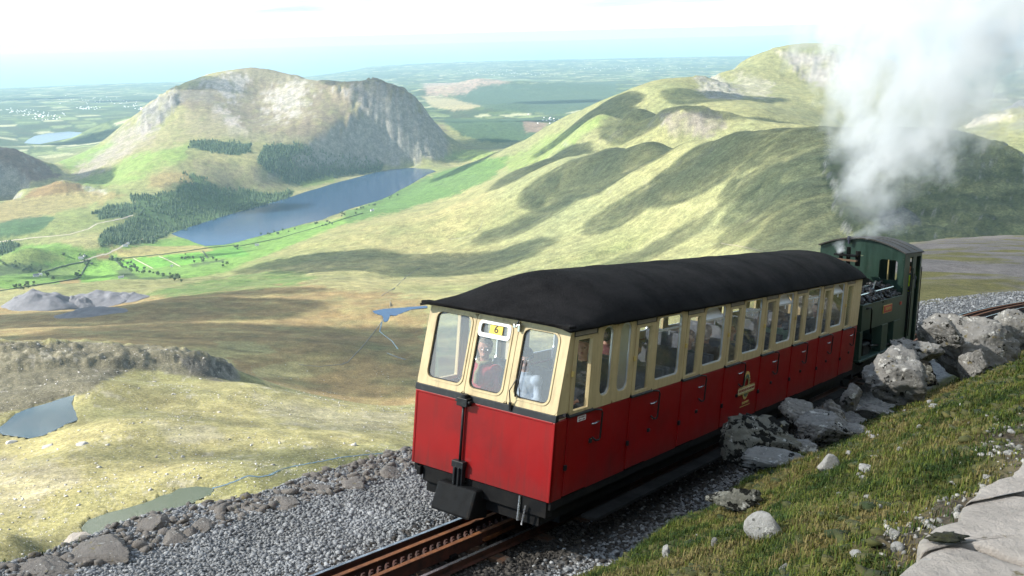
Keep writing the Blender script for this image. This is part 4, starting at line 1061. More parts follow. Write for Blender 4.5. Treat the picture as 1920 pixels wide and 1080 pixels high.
# ------------------------------------------------------------------ rack railway track
M_rail = pmat('worn rail steel', (.42, .43, .45), .28, .9, col2=(.20, .20, .21), scale=8)
M_rust = pmat('rusty iron', (.24, .088, .026), .8, .1, col2=(.12, .042, .016), scale=9, p=(.35, .65), bmp=.4, bscale=60, bdist=.004)
M_dark = pmat('dark rusty iron', (.075, .026, .016), .75, .1, col2=(.028, .014, .010), scale=7, bmp=.4, bscale=60, bdist=.004)
M_black = pmat('black oily iron', (.006, .006, .0065), .6, .0, spec=.15, col2=(.012, .011, .010), scale=6, bmp=.3, bscale=40, bdist=.004)
M_tie = pmat('oily steel sleeper', (.045, .032, .024), .8, .2, col2=(.10, .045, .02), scale=7, bmp=.4, bscale=50, bdist=.004)
track = empty('rack_railway_track', COACH_M)
tag(track, 'rusty rack railway track with two smooth rails and a toothed rack between', 'railway track')
def sweep(poly, off, x0, x1, step=.5):
    """profile polygon (y, z) swept along the track at a lateral offset"""
    xs = np.concatenate([np.arange(x0, x1, step), [x1]]); n = len(poly); V = []; Fc = []
    for x in xs:
        yc = float(track_y(x)) + off
        V += [(x, yc + p[0], RAIL_Z + p[1]) for p in poly]
    for i in range(len(xs) - 1):
        for j in range(n): Fc.append((i * n + j, i * n + (j + 1) % n, (i + 1) * n + (j + 1) % n, (i + 1) * n + j))
    return V, Fc
RAIL = [(-.024, 0), (.024, 0), (.024, -.024), (.008, -.034), (.008, -.075), (.045, -.086), (.045, -.095), (-.045, -.095), (-.045, -.086), (-.008, -.075), (-.008, -.034), (-.024, -.024)]
X0, X1 = -7.5, 62
for o_ in (.40, -.40):
    V, Fc = sweep([(a, b - .002) for a, b in RAIL], o_, X0, X1)
    b = MB(); b.add(V, Fc); r_ = b.build('rail', M_dark, track)
    V, Fc = sweep([(-.020, .0), (.020, .0), (.020, .004), (-.020, .004)], o_, X0, X1); b = MB(); b.add(V, Fc); b.build('running_face', M_rail, r_)
# guard angles each side of the rack and the two rack bars
for o_, sgn in ((.135, 1), (-.135, -1)):
    V, Fc = sweep([(-.030, .055), (.030, .055), (.030, .045), (.012 * sgn + .006, .045), (.012 * sgn + .006, -.09), (.012 * sgn - .006, -.09), (.012 * sgn - .006, .045), (-.030, .045)], o_, X0, X1)
    b = MB(); b.add(V, Fc); gr_ = b.build('guard_angle', M_dark, track)
    V, Fc = sweep([(-.028, .056), (.028, .056), (.028, .059), (-.028, .059)], o_, X0, X1); b = MB(); b.add(V, Fc); b.build('angle_top', M_rust, gr_)
tb = MB()
for x in np.arange(-4.5, 3.0, .12):
    yc = float(track_y(x))
    for o_, ph in ((.028, 0), (-.028, .06)):
        xx = x + ph
        tb.prism([(xx - .045, RAIL_Z - .03), (xx + .045, RAIL_Z - .03), (xx + .020, RAIL_Z + .035), (xx - .020, RAIL_Z + .035)], yc + o_ - .011, yc + o_ + .011, axis=1)
rackt = tb.build('rack_teeth', M_dark, track); tag(rackt, kind='stuff')
for o_ in (.028, -.028):
    V, Fc = sweep([(-.011, -.03), (.011, -.03), (.011, -.09), (-.011, -.09)], o_, X0, X1); b = MB(); b.add(V, Fc); b.build('rack_bar', M_dark, track)
sb = MB().prism([(-.62, -.10), (-.66, -.16), (.66, -.16), (.62, -.10)], -.09, .09, axis=0)
sl0 = sb.build('sleeper', M_tie, track)
xs_ = np.arange(-7.2, 30, .9)
for k, x in enumerate(xs_):
    o = sl0 if k == 0 else sl0.copy()
    if k: COL.objects.link(o); o.parent = track
    o.location = (float(x), float(track_y(x)), RAIL_Z)
jb = MB().box((-.12, -.03, 0), (.12, .03, .012))
for x in np.arange(-4, 2.2, .9):
    for o_ in (.135, -.135):
        b = MB().box((x - .05, float(track_y(x)) + o_ - .07, RAIL_Z - .10), (x + .05, float(track_y(x)) + o_ + .07, RAIL_Z - .06)); b.build('chair_bolt', M_black, track)
b = MB().prism([(-.05, -.05), (.05, -.05), (.05, -.02), (-.05, -.02)], 0, .62, axis=0)
o = b.build('rusty_bar', M_rust); o.matrix_world = COACH_M @ Matrix.Translation((.15, .98, RAIL_Z)) ; tag(o, 'short rusty iron bar lying between the rack and the right rail', 'bar')

# ------------------------------------------------------------------ railway coach
W, ZR, ZT, LC, RK = 2.0, .934, 1.918, 11.46, .186
M_red = pmat('red coach paint', (.26, .002, .003), .40, col2=(.225, .002, .003), scale=2.0, spec=.35, dirt=(.15, .005, .006), dscale=1.2, dp=(.55, .8))
def grime(m, dust, top=.28):
    nt = m.node_tree; bs = nt.nodes['Principled BSDF']; src = bs.inputs['Base Color'].links[0].from_socket
    tc = nt.nodes.new('ShaderNodeTexCoord'); sp = nt.nodes.new('ShaderNodeSeparateXYZ'); nt.links.new(tc.outputs['Object'], sp.inputs[0])
    mp = N(nt, 'ShaderNodeMapping'); mp.inputs['Scale'].default_value = (14, 14, 1.1); nt.links.new(tc.outputs['Object'], mp.inputs[0])
    st = noise(nt, 1.0, 6, .65, vec=mp.outputs[0])
    h = N(nt, 'ShaderNodeMapRange'); h.inputs['From Min'].default_value = top; h.inputs['From Max'].default_value = -.02; h.inputs['To Max'].default_value = .8; nt.links.new(sp.outputs['Z'], h.inputs['Value'])
    a = N(nt, 'ShaderNodeMath', operation='MULTIPLY'); nt.links.new(h.outputs['Result'], a.inputs[0]); nt.links.new(st, a.inputs[1])
    b = N(nt, 'ShaderNodeMath', operation='MULTIPLY_ADD'); nt.links.new(ramp(nt, st, .52, .74), b.inputs[0]); b.inputs[1].default_value = .30; nt.links.new(a.outputs[0], b.inputs[2])
    nt.links.new(mixc(nt, b.outputs[0], src, dust), bs.inputs['Base Color'])
grime(M_red, (.060, .022, .018))
M_cream = pmat('cream coach paint', (.70, .56, .30), .45, col2=(.62, .48, .25), scale=4.0, dirt=(.36, .27, .14), dscale=9, dp=(.63, .75))
grime(M_cream, (.30, .22, .12), -5)
M_creamd = pmat('cream interior paint', (.76, .68, .50), .6, col2=(.70, .62, .45))
M_blk = pmat('black coach paint', (.009, .010, .012), .45, col2=(.014, .015, .017), dirt=(.03, .03, .03), dscale=8, spec=.3)
M_grey = pmat('grey vent boards', (.34, .30, .26), .7, col2=(.28, .25, .22))
M_alu = pmat('aluminium trim', (.72, .73, .75), .35, .6, col2=(.6, .61, .63))
M_white = pmat('white painted frame', (.80, .81, .82), .4, col2=(.75, .75, .76))
M_yel = pmat('yellow plate', (.80, .55, .07), .5, col2=(.74, .50, .06))
M_ink = pmat('black lettering', (.02, .02, .02), .6)
M_inkr = pmat('dark red lettering', (.22, .03, .03), .6)
M_gold = pmat('gold paint', (.62, .46, .15), .5, col2=(.5, .37, .12))
M_seat = pmat('grey blue seat cloth', (.13, .14, .17), .9, col2=(.10, .11, .13), scale=20)
M_wood = pmat('coach floor', (.22, .19, .16), .8)
M_chrome = pmat('bright steel', (.55, .56, .58), .25, .9)
def roof_mat():
    m, nt, bs = new_mat('felt coach roof')
    tc = nt.nodes.new('ShaderNodeTexCoord'); v = tc.outputs['Object']
    c = mixc(nt, ramp(nt, noise(nt, 1.1, 8, .7, vec=v), .35, .65), (.006, .0056, .006), (.024, .0225, .0225))
    c = mixc(nt, ramp(nt, noise(nt, 60, 4, .75, vec=v), .56, .70), c, (.038, .036, .035))
    nt.links.new(c, bs.inputs['Base Color']); bs.inputs['Roughness'].default_value = .95; bs.inputs['Specular IOR Level'].default_value = .08
    bump(nt, bs, noise(nt, 26, 8, .78, vec=v), 1.0, .03); return m
M_roof = roof_mat()
def glass_mat(name, tint=(.975, .985, .985), veil=.03):
    m = bpy.data.materials.new(name); m.use_nodes = True; nt = m.node_tree; nt.nodes.clear()
    o = nt.nodes.new('ShaderNodeOutputMaterial'); tr = N(nt, 'ShaderNodeBsdfTransparent'); tr.inputs['Color'].default_value = (*tint, 1)
    gl = N(nt, 'ShaderNodeBsdfGlossy', Roughness=.015); df = N(nt, 'ShaderNodeBsdfDiffuse'); df.inputs['Color'].default_value = (.74, .80, .82, 1)
    geo = nt.nodes.new('ShaderNodeNewGeometry'); dt = N(nt, 'ShaderNodeVectorMath', operation='DOT_PRODUCT')      # thin pane: the same reflectance from either side
    nt.links.new(geo.outputs['Normal'], dt.inputs[0]); nt.links.new(geo.outputs['Incoming'], dt.inputs[1])
    ab = N(nt, 'ShaderNodeMath', operation='ABSOLUTE'); nt.links.new(dt.outputs['Value'], ab.inputs[0])
    om = N(nt, 'ShaderNodeMath', operation='SUBTRACT'); om.inputs[0].default_value = 1.0; nt.links.new(ab.outputs[0], om.inputs[1])
    pw = N(nt, 'ShaderNodeMath', operation='POWER'); nt.links.new(om.outputs[0], pw.inputs[0]); pw.inputs[1].default_value = 5.0
    fr = N(nt, 'ShaderNodeMath', operation='MULTIPLY_ADD'); nt.links.new(pw.outputs[0], fr.inputs[0]); fr.inputs[1].default_value = .94; fr.inputs[2].default_value = .045
    mx = nt.nodes.new('ShaderNodeMixShader'); m2 = nt.nodes.new('ShaderNodeMixShader'); m2.inputs[0].default_value = veil
    nt.links.new(tr.outputs[0], m2.inputs[1]); nt.links.new(df.outputs[0], m2.inputs[2])
    nt.links.new(fr.outputs[0], mx.inputs[0]); nt.links.new(m2.outputs[0], mx.inputs[1]); nt.links.new(gl.outputs[0], mx.inputs[2]); nt.links.new(mx.outputs[0], o.inputs['Surface']); return m
M_glass = glass_mat('window glass'); M_wind = glass_mat('sky veiled windscreen glass', (.985, .99, .99), .17)  # windscreen veil: pale diffuse put in for the reflected sky
coach = empty('railway_coach', COACH_M)
tag(coach, 'red and cream mountain railway coach with black felt roof and number six', 'railway coach')
def text(name, body, mat, parent, matrix, size, ext=.002, align='CENTER'):
    cu = bpy.data.curves.new(name, 'FONT'); cu.body = body; cu.size = size; cu.extrude = ext; cu.align_x = align; cu.align_y = 'CENTER'
    tmp = bpy.data.objects.new('tmp', cu); COL.objects.link(tmp)
    me = bpy.data.meshes.new_from_object(tmp.evaluated_get(bpy.context.evaluated_depsgraph_get())); bpy.data.objects.remove(tmp); bpy.data.curves.remove(cu)
    me.materials.clear(); me.materials.append(mat)
    o = link(name, me, parent); o.matrix_local = matrix; return o
SIDE_M = Matrix(((1, 0, 0, 0), (0, 0, -1, 0), (0, 1, 0, 0), (0, 0, 0, 1)))         # text on the right side: x->X, y->Z, normal -> -Y
FRONT_M = Matrix(((0, 0, -1, 0), (-1, 0, 0, 0), (0, 1, 0, 0), (0, 0, 0, 1)))       # text on the front: x->-Y, y->Z, normal -> -X
def T_(x, y, z): return Matrix.Translation((x, y, z))
def rake(z): return RK * (z - ZR) / (ZT - ZR)
DOORS = [1.70 + 1.455 * k for k in range(7)]
def ring_panel(name, x0, x1, z0, z1, hx0, hx1, hz0, hz1, r, fy, d0, d1, mat, parent, n=5):
    b = MB().ring(rect_like(x0, x1, z0, z1, n), rrect(hx0, hx1, hz0, hz1, r, n), d0, d1)
    if fy: b.xf(lambda p: (p[0], W - p[1], p[2]))
    return b.build(name, mat, parent)
def yb(b, fy):
    return b.xf(lambda p: (p[0], W - p[1], p[2])) if fy else b
for fy in (0, 1):
    S = lambda b: yb(b, fy)
    # lower red panels between the doors; window panels above them
    spans = [(.0, .2545, None)] + [(.77, DOORS[0], 'ab')] + [(d + .545, DOORS[i + 1] if i < 6 else None, 'big') for i, d in enumerate(DOORS)]
    for a, e, kind in spans:
        if kind is None:
            S(MB().box((a + .0, 0, .0), (e - .006, .04, .905))).build('side_panel', M_red, coach, .004)
            S(MB().prism([(rake(.985) + .004, .985), (.2485, .985), (.2485, 1.905), (rake(1.905) + .004, 1.905)], 0, .05)).build('corner_post', M_cream, coach, .003)
            continue
        if e is None: e = LC
        pn = S(MB().box((a + .004, .002, .0), (e - .004, .04, .925))).build('side_panel', M_red, coach, .004)
        if kind == 'ab':
            xm = (a + e) / 2
            wa = ring_panel('window', a + .004, xm - .001, .935, 1.905, .905, 1.15, 1.06, 1.885, .10, fy, .0, .045, M_cream, coach)
            wb = ring_panel('window', xm + .001, e - .004, .935, 1.905, 1.315, 1.59, 1.05, 1.885, .10, fy, .0, .045, M_cream, coach)
            for w_, h0, h1, z0 in ((wa, .905, 1.15, 1.06), (wb, 1.315, 1.59, 1.05)):
                S(MB().box((h0 - .02, .022, z0 - .02), (h1 + .02, .027, 1.90))).build('pane', M_glass, w_)
                b = MB().ring(rrect(h0, h1, z0, 1.885, .10), rrect(h0 + .018, h1 - .018, z0 + .018, 1.867, .085), .012, .030); S(b).build('frame', M_alu, w_)
        elif e < 11.2:
            h0, h1, z0, z1 = a + .065, e - .145, 1.05, 1.872
            wv = ring_panel('window', a + .004, e - .004, .935, 1.905, h0, h1, z0, z1, .07, fy, .0, .045, M_cream, coach)
            bay = round((a - 2.245) / 1.455)
            hop = bay in (1, 3, 5)
            S(MB().box((h0 - .02, .022, z0 - .02), (h1 + .02, .027, 1.705 if hop else z1 + .02))).build('pane', M_glass, wv)
            b = MB().ring(rrect(h0, h1, z0, z1, .07), rrect(h0 + .014, h1 - .014, z0 + .014, z1 - .014, .056), .010, .032); S(b).build('frame', M_alu, wv)
            S(MB().box((h0 + .012, .008, 1.682), (h1 - .012, .034, 1.705))).build('frame_bar', M_alu, wv)
            if hop:
                b = MB().box((h0 + .016, -.004, 0), (h1 - .016, .008, .19))
                def tilt(p, an=math.radians(42)):
                    return (p[0], .03 + p[1] * math.cos(an) + p[2] * math.sin(an), 1.70 + p[2] * math.cos(an) - p[1] * math.sin(an))
                S(b.xf(tilt)).build('hopper_pane', M_white, wv)  # tilted glass painted solid white for the sky it reflects
            S(MB().box(((h0 + h1) / 2 - .014, .014, 1.615), ((h0 + h1) / 2 + .014, .022, 1.675))).build('catch', M_white, wv)
        else:
            S(MB().box((a + .004, 0, .935), (e, .045, 1.905))).build('end_panel', M_cream, coach, .003)
    # doors
    for i, d in enumerate([.2545] + DOORS):
        x0, x1 = d + .003, (.767 if i == 0 else d + .542)
        dr = S(MB().box((x0, -.010, .018), (x1, .035, .925))).build('door', M_red, coach, .004)
        h0, h1 = (x0 + .075, x1 - .115) if not (fy and i == 0) else (x0 + .03, x1 - .03)
        up = ring_panel('door_frame', x0, x1, .94, 1.828, h0, h1, .985, 1.79, .012, fy, -.008, .038, M_cream, dr)
        S(MB().box((h0 - .015, .018, .965), (h1 + .015, .023, 1.81))).build('door_pane', M_glass, dr)
        S(MB().box((x0 + .02, -.002, 1.838), (x1 - .03, .03, 1.888))).build('vent_board', M_grey, dr, .002)
        S(MB().box((x0, .004, 1.830), (x1, .04, 1.905))).build('door_head', M_blk, dr)
        S(MB().prism([(-.034, .925), (-.030, .945), (.03, .968), (.03, .922)], x0 - .01, x1 + .01, axis=0)).build('door_sill', M_blk, dr, .004)
        if fy == 0:
            hb = MB(); hx = x1 + .045
            hb.tube([(hx + .0, -.012, .93), (hx + .11, -.045, .915), (hx + .125, -.05, .88), (hx + .118, -.05, .58), (hx + .10, -.045, .555), (hx + .03, -.04, .56), (hx + .0, -.012, .60)], .0115, 7)
            hb.build('handle', M_blk, dr, smooth=True)
            MB().tube([(hx - .04, -.012, .765), (hx + .0, -.03, .765), (hx + .09, -.035, .78)], .010, 6).build('lever', M_chrome, dr, smooth=True)
            MB().box((x1 - .03, -.035, .40 if i else .545), (x1 + .015, -.008, .445 if i else .60)).build('latch', M_blk, dr, .004)
            MB().box((x0 - .028, -.034, .325), (x0 + .012, -.004, .385)).build('hinge', M_blk, dr, .004)
            MB().box((x0 - .02, -.028, 1.39), (x0 + .012, -.004, 1.45)).build('hinge', M_gold, dr, .003)
    S(MB().box((.2, -.004, 1.908), (LC, .05, 1.945))).build('cant_rail', M_cream, coach, .003)
    S(MB().box((.05, .01, -.10), (LC, .06, -.004))).build('sole_bar', M_black, coach)
# front: red apron, black band, raked screens
MB().box((.002, .03, .0), (.04, W - .03, .905)).build('front_panel', M_red, coach, .004)
for y in (0.0, W - .034): MB().box((-.006, y, .0), (.05, y + .034, .905)).build('corner_strip', M_red, coach, .008)
MB().box((-.008, .03, .88), (.004, W - .03, .908)).build('front_moulding', M_red, coach, .006)
MB().prism([(-.014, .909), (.05, .909), (.06, .983), (-.002, .983)], -.006, W + .006, axis=1).build('waist_band', M_blk, coach, .004)
def rk_map(v):                                                        # (y, depth, z) on the raked plane
    return (rake(v[2]) + v[1], v[0], v[2])
FW = [(1.35, 1.872, 1.078, 1.862, 'windscreen'), (.772, 1.238, 1.066, 1.858, 'windscreen'), (.138, .606, 1.078, 1.848, 'windscreen')]
edges = [W, 1.293, .690, 0.0]
for k, (y0, y1, z0, z1, nm) in enumerate(FW):
    b = MB().ring(rect_like(edges[k + 1] + .002, edges[k] - .002, .985, 1.905), rrect(y0, y1, z0, z1, .085), 0, .05, axis=1, mp=rk_map)
    fr_ = b.build(nm, M_cream, coach)
    MB().ring(rrect(y0 - .022, y1 + .022, z0 - .022, z1 + .022, .10), rrect(y0, y1, z0, z1, .085), -.010, -.0005, axis=1, mp=rk_map).build('window_moulding', M_cream, fr_)
    MB().ring(rrect(y0, y1, z0, z1, .085), rrect(y0 + .010, y1 - .010, z0 + .010, z1 - .010, .076), .012, .030, axis=1, mp=rk_map).build('rubber_seal', M_ink, fr_)
    n_ = MB().add([rk_map((a, .02, c)) for a, c in rrect(y0, y1, z0, z1, .085)], [tuple(range(24))]); n_.build('pane', M_wind, fr_)
    if k == 1:
        MB().ring(rrect(y0 + .004, y1 - .004, 1.665, z1 - .004, .05), rrect(y0 + .04, y1 - .04, 1.712, z1 - .038, .03), -.016, .008, axis=1, mp=rk_map).build('hopper_frame', M_white, fr_, .003)
        pl_ = MB().ring(rrect(.905, 1.082, 1.716, 1.828, .004), rrect(.98, 1.0, 1.77, 1.78, .004), .002, .006, axis=1, mp=rk_map)
        pl_ = MB().add([rk_map((a, .003, c)) for a, c in ((.902, 1.716), (1.082, 1.716), (1.082, 1.828), (.902, 1.828))], [(0, 1, 2, 3)]).build('number_plate', M_yel, fr_)
        tx = text('number', '6', M_ink, fr_, T_(rake(1.772) - .001, .99, 1.768) @ Matrix.Rotation(math.atan(RK / (ZT - ZR)), 4, 'Y') @ FRONT_M, .125)
for y in (1.293, .690): MB().prism([(rake(.99) - .006, .99), (rake(.99) + .03, .99), (rake(1.9) + .03, 1.9), (rake(1.9) - .006, 1.9)], y - .006, y + .006, axis=1).build('pillar_bead', M_cream, coach)
MB().box((rake(1.905) - .012, -.012, 1.906), (rake(1.905) + .05, W + .012, 1.938)).build('front_header', M_cream, coach, .003)
# pipe with hose boxes, wiper, lamp bracket, buffer and couplings
MB().tube([(-.028, 1.245, .19), (-.028, 1.245, .97)], .017, 8).build('brake_pipe', M_blk, coach, smooth=True)
pb = MB().box((-.10, 1.15, .86), (.0, 1.30, .955)).box((-.085, 1.12, .90), (-.01, 1.33, .93)).tube([(-.05, 1.22, .85), (-.05, 1.22, 1.0)], .045, 10)
pb.build('hose_valve', M_blk, coach, .006)
pb = MB().box((-.07, 1.17, -.10), (.0, 1.31, .17)).box((-.085, 1.155, .12), (-.005, 1.325, .20)).tube([(-.085, 1.21, .13), (-.085, 1.21, -.2)], .016, 7).tube([(-.085, 1.27, .13), (-.085, 1.27, -.2)], .016, 7)
pb.build('hose_box', M_blk, coach, .006)
MB().tube([(-.02, .60, 1.00), (-.055, .60, 1.16), (rake(1.27) - .03, .585, 1.27), (rake(1.3) - .025, .56, 1.30)], .007, 6).tube([(rake(1.09) - .02, .565, 1.09), (rake(1.50) - .02, .545, 1.50)], .010, 6).tube([(rake(1.3) - .025, .55, 1.30), (-.02, .50, 1.22), (.03, .505, 1.06)], .005, 6).build('wiper', M_ink, coach, smooth=True)
MB().tube([(-.02, .60, .93), (-.02, .60, 1.02)], .02, 7).build('wiper_motor', M_blk, coach)
br = MB().tube([(rake(1.9) - .01, .69, 1.965), (rake(1.9) - .03, .69, 1.90), (rake(1.84) - .045, .69, 1.85)], .010, 7).tube([(rake(1.85) - .06, .715, 1.855), (rake(1.85) - .02, .715, 1.855)], .022, 10).box((rake(1.8) - .05, .64, 1.80), (rake(1.8) - .01, .67, 1.88))
br.build('lamp_bracket', M_chrome, coach, .003)
MB().box((.03, .05, -.20), (.16, W - .16, -.004)).build('headstock', M_black, coach, .01)
MB().box((-.02, 1.84, -.13), (.06, 1.90, -.02)).build('step_bracket', M_black, coach, .01)
bf = MB().prism([(-.22, -.40), (.15, -.46), (.15, -.10), (-.10, -.08)], .92, 1.50, axis=1)
bf.build('buffer_plate', pmat('worn dark buffer', (.008, .009, .010), .7, spec=.12, col2=(.005, .005, .005), scale=5, dirt=(.03, .02, .012), dscale=4, dp=(.6, .75)), coach, .03)
MB().tube([(.02, .40, -.02), (.0, .40, -.30)], .016, 7).tube([(-.01, .30, -.10), (.0, .34, -.34)], .012, 7).build('coupling_hook', M_chrome, coach)
MB().box((.1, .18, -.34), (LC - .1, W - .18, -.06)).build('underframe', M_black, coach)
for bx in (1.9, 9.4):
    bg = MB().box((bx - .9, .45, -.62), (bx + .9, 1.55, -.36)).build('bogie', M_black, coach)
    for wx in (bx - .55, bx + .55):
        for wy in (.62, 1.50): MB().tube([(wx, wy - .04, -.45), (wx, wy + .04, -.45)], .25, 20).build('wheel', M_black, bg)
MB().box((.9, -.10, -.42), (LC - .2, .10, -.385)).build('footboard', pmat('worn step board', (.009, .009, .009), .8, col2=(.022, .022, .022), scale=4, spec=.1), coach)
# roof: arched felt, gently drooping ends
rv, rf = [], []; nx, ny = 150, 20
xs_ = np.concatenate([[.05, .10, .18, .3, .45, .65], np.linspace(.9, LC - .7, nx), [LC - .45, LC - .25, LC - .1, LC + .03]])
for x in xs_:
    dome = sstep(.0, 1.5, x - .05) ** .62; dome *= 1 - .30 * sstep(LC - .75, LC + .1, x) ** 2
    for j in range(ny + 1):
        t = j / ny * 2 - 1; y = W / 2 + t * 1.062
        z = 1.972 + .41 * dome * (1 - abs(t) ** 2.4) - .035 * (abs(t) ** 12)
        z += .003 * float(fbm(np.array([x * 1.3]), np.array([y * 1.7]), 1.0, 3)[0]) + (.009 if (x - .9) % 1.9 < .09 else 0)
        rv.append((x, y, z))
k_ = ny + 1; nxx = len(xs_)
for i in range(nxx - 1):
    for j in range(ny): rf.append((i * k_ + j, (i + 1) * k_ + j, (i + 1) * k_ + j + 1, i * k_ + j + 1))
lo = len(rv); rv += [(a, b, c - .032) for a, b, c in rv]
for i in range(nxx - 1):
    for j in range(ny): rf.append((lo + i * k_ + j, lo + i * k_ + j + 1, lo + (i + 1) * k_ + j + 1, lo + (i + 1) * k_ + j))
    for j in (0, ny): rf.append((i * k_ + j, (i + 1) * k_ + j, lo + (i + 1) * k_ + j, lo + i * k_ + j))
for i in (0, nxx - 1):
    for j in range(ny): rf.append((i * k_ + j, i * k_ + j + 1, lo + i * k_ + j + 1, lo + i * k_ + j))
ro = MB().add(rv, rf).build('roof', M_roof, coach, smooth=True)
MB().prism([(.05, 1.94), (.20, 1.94), (.20, 1.97), (.05, 1.975)], -.05, W + .05, axis=1).build('roof_lip', M_roof, ro, .01)
MB().tube([(10.45, 1.32, 2.335), (10.5, 1.02, 2.372)], .012, 6).build('roof_strip', M_grey, ro)
mo = MB()
for x in np.concatenate([rng.uniform(3.0, 3.6, 6), rng.uniform(5.2, 6.6, 14)]):
    s = rng.uniform(.012, .028); mo.add(ICO1[0] * (s * 2.2, s * .7, s * .6) + (x, -.045, 1.93), [tuple(f) for f in ICO1[1]])
mm = mo.build('roof_moss', M_moss if False else pmat('roof edge moss', (.10, .12, .015), .95), ro); tag(mm, kind='stuff')
# far end, floor, ceiling, partitions and seats
MB().box((LC - .04, .05, 0), (LC - .002, W - .05, 1.95)).build('end_wall', M_cream, coach)
MB().box((.06, .06, .02), (LC - .05, W - .06, .06)).build('floor', M_wood, coach)
for a in (.055, W - .075): MB().box((.10, a, .08), (LC - .06, a + .02, .90)).build('lining', M_creamd, coach)
MB().box((.2, .07, 1.915), (LC - .06, W - .07, 1.935)).build('ceiling', M_creamd, coach)
MB().box((.10, .06, .86), (.34, W - .06, .90)).build('dashboard', M_blk, coach)
MB().ring(rect_like(.05, W / 2, .07, 1.91), rrect(.22, .86, .80, 1.80, .08), 1.66, 1.70, axis=0).ring(rect_like(W / 2 + .001, W - .05, .07, 1.91), rrect(1.14, 1.78, .80, 1.80, .08), 1.66, 1.70, axis=0).build('partition', M_creamd, coach)
for d in DOORS:
    for s in (-1, 1):
        st = MB().box((d - .33 if s < 0 else d + .85, .12, .42), (d + .12 if s < 0 else d + 1.3, W - .12, .50)).box((d - .38 if s < 0 else d + 1.24, .12, .45), (d - .30 if s < 0 else d + 1.32, W - .12, 1.12))
        if (s < 0 and d > 2) or (s > 0 and d < 10): st.build('seat', M_seat, coach, .015)
MB().box((.62, .5, .42), (1.15, 1.7, .50)).box((1.12, .5, .45), (1.20, 1.7, 1.2)).build('seat', M_seat, coach, .015)
# company emblem: toothed ring, banner, lettering
em = empty('emblem'); em.parent = coach; em.location = (5.525, -.014, .50)
gb = MB(); nt_ = 28
def oval(r0, t): a = 2 * math.pi * t; return (r0 * .66 * math.sin(a), .03 + r0 * math.cos(a))
NE = nt_ * 4
out = [oval(.225 if (k % 4) in (0, 1) else .192, k / NE) for k in range(NE)]; inn = [oval(.115, k / NE) for k in range(NE)]
MB().ring(out, inn, -.004, .0035).build('emblem_gear', M_gold, em)
MB().ring([oval(.18, k / NE) for k in range(NE)], [oval(.125, k / NE) for k in range(NE)], -.007, -.0045).build('emblem_ring', pmat('emblem green', (.10, .13, .08), .5), em)
bn = MB().box((-.335, -.012, -.072), (.335, -.008, .012)).build('emblem_banner', pmat('emblem cream', (.66, .56, .30), .5), em)
for z in (-.085, .025): MB().box((-.32, -.011, z - .005), (.32, -.008, z + .005)).build('emblem_rule', M_gold, em)
text('emblem_text', 'SNOWDON MOUNTAIN', M_inkr, em, T_(0, -.0135, -.030) @ SIDE_M, .057)
text('emblem_text', 'RAILWAY', M_gold, em, T_(0, -.0135, -.238) @ SIDE_M, .062)
MB().box((-.20, -.011, -.292), (.20, -.008, -.284)).build('emblem_rule', M_gold, em)
em['kind'] = 'thing'
sg = MB().box((.44, -.018, .845), (.615, -.012, .905)).build('door_notice', M_white, coach)
for z, words in ((.889, ((.452, .495), (.503, .520), (.528, .575), (.583, .603))), (.861, ((.460, .515), (.524, .545), (.553, .598)))):
    nb_ = MB()
    for a, b in words:
        for x in np.arange(a, b - .004, .009): nb_.box((x, -.0195, z - .008), (x + .0055, -.0185, z + .008))
    nb_.build('notice_print', M_inkr, sg)
# ------------------------------------------------------------------ locomotive (upright plates are plumb, long edges follow the gradient)
def green_mat():
    m, nt, bs = new_mat('weathered green paint')
    tc = nt.nodes.new('ShaderNodeTexCoord'); mp = N(nt, 'ShaderNodeMapping'); mp.inputs['Scale'].default_value = (6, 6, .7); nt.links.new(tc.outputs['Object'], mp.inputs[0])
    c = mixc(nt, ramp(nt, noise(nt, 1.4, 6, .6, vec=mp.outputs[0]), .35, .65), (.008, .026, .017), (.022, .050, .036))
    c = mixc(nt, ramp(nt, noise(nt, 3.0, 8, .7), .58, .72), c, (.045, .050, .042))
    nt.links.new(c, bs.inputs['Base Color']); bs.inputs['Roughness'].default_value = .45; return m
M_green = green_mat()
M_cabroof = pmat('cab roof sheet', (.060, .054, .046), .75, col2=(.045, .041, .036), scale=3, bmp=.3, bscale=30, bdist=.004)
M_coal = pmat('coal', (.010, .010, .011), .45, col2=(.02, .02, .022), scale=20)
M_plate = pmat('red name plate', (.42, .035, .022), .5, col2=(.36, .03, .02))
loco = empty('steam_locomotive', COACH_M)
tag(loco, 'dark green steam locomotive with tall arched cab pushing from below the coach', 'locomotive')
def sh(b): return b.xf(lambda p: (p[0] - .167 * p[2], p[1], p[2]))
C0, C1, CY0, CY1 = 15.68, 17.40, .12, 2.12
def arch(y): t = (y - (CY0 + CY1) / 2) / ((CY1 - CY0) / 2); return 2.27 + .25 * (1 - t * t)
ys_ = np.linspace(CY0, CY1, 15)
def arch_wall(name, s0, s1, holes):
    """cab end plate with an arched head and rounded window holes"""
    b = MB(); hx = sorted(holes)
    zl, zh = min(h[2] for h in hx), max(h[3] for h in hx)
    b.prism([(y, -.02) for y in (CY0, CY1)] + [(CY1, zl - .04), (CY0, zl - .04)], s0, s1, axis=0)
    b.prism([(CY0, zh + .04), (CY1, zh + .04)] + [(y, arch(y)) for y in ys_[::-1]], s0, s1, axis=0)
    xs = [CY0] + [((hx[i][1] + hx[i + 1][0]) / 2) for i in range(len(hx) - 1)] + [CY1]
    for i, (a, e, z0, z1) in enumerate(hx):
        b.ring(rect_like(xs[i], xs[i + 1], zl - .04, zh + .04), rrect(a, e, z0, z1, .07), s0, s1, axis=0)
    return sh(b).build(name, M_green, loco)
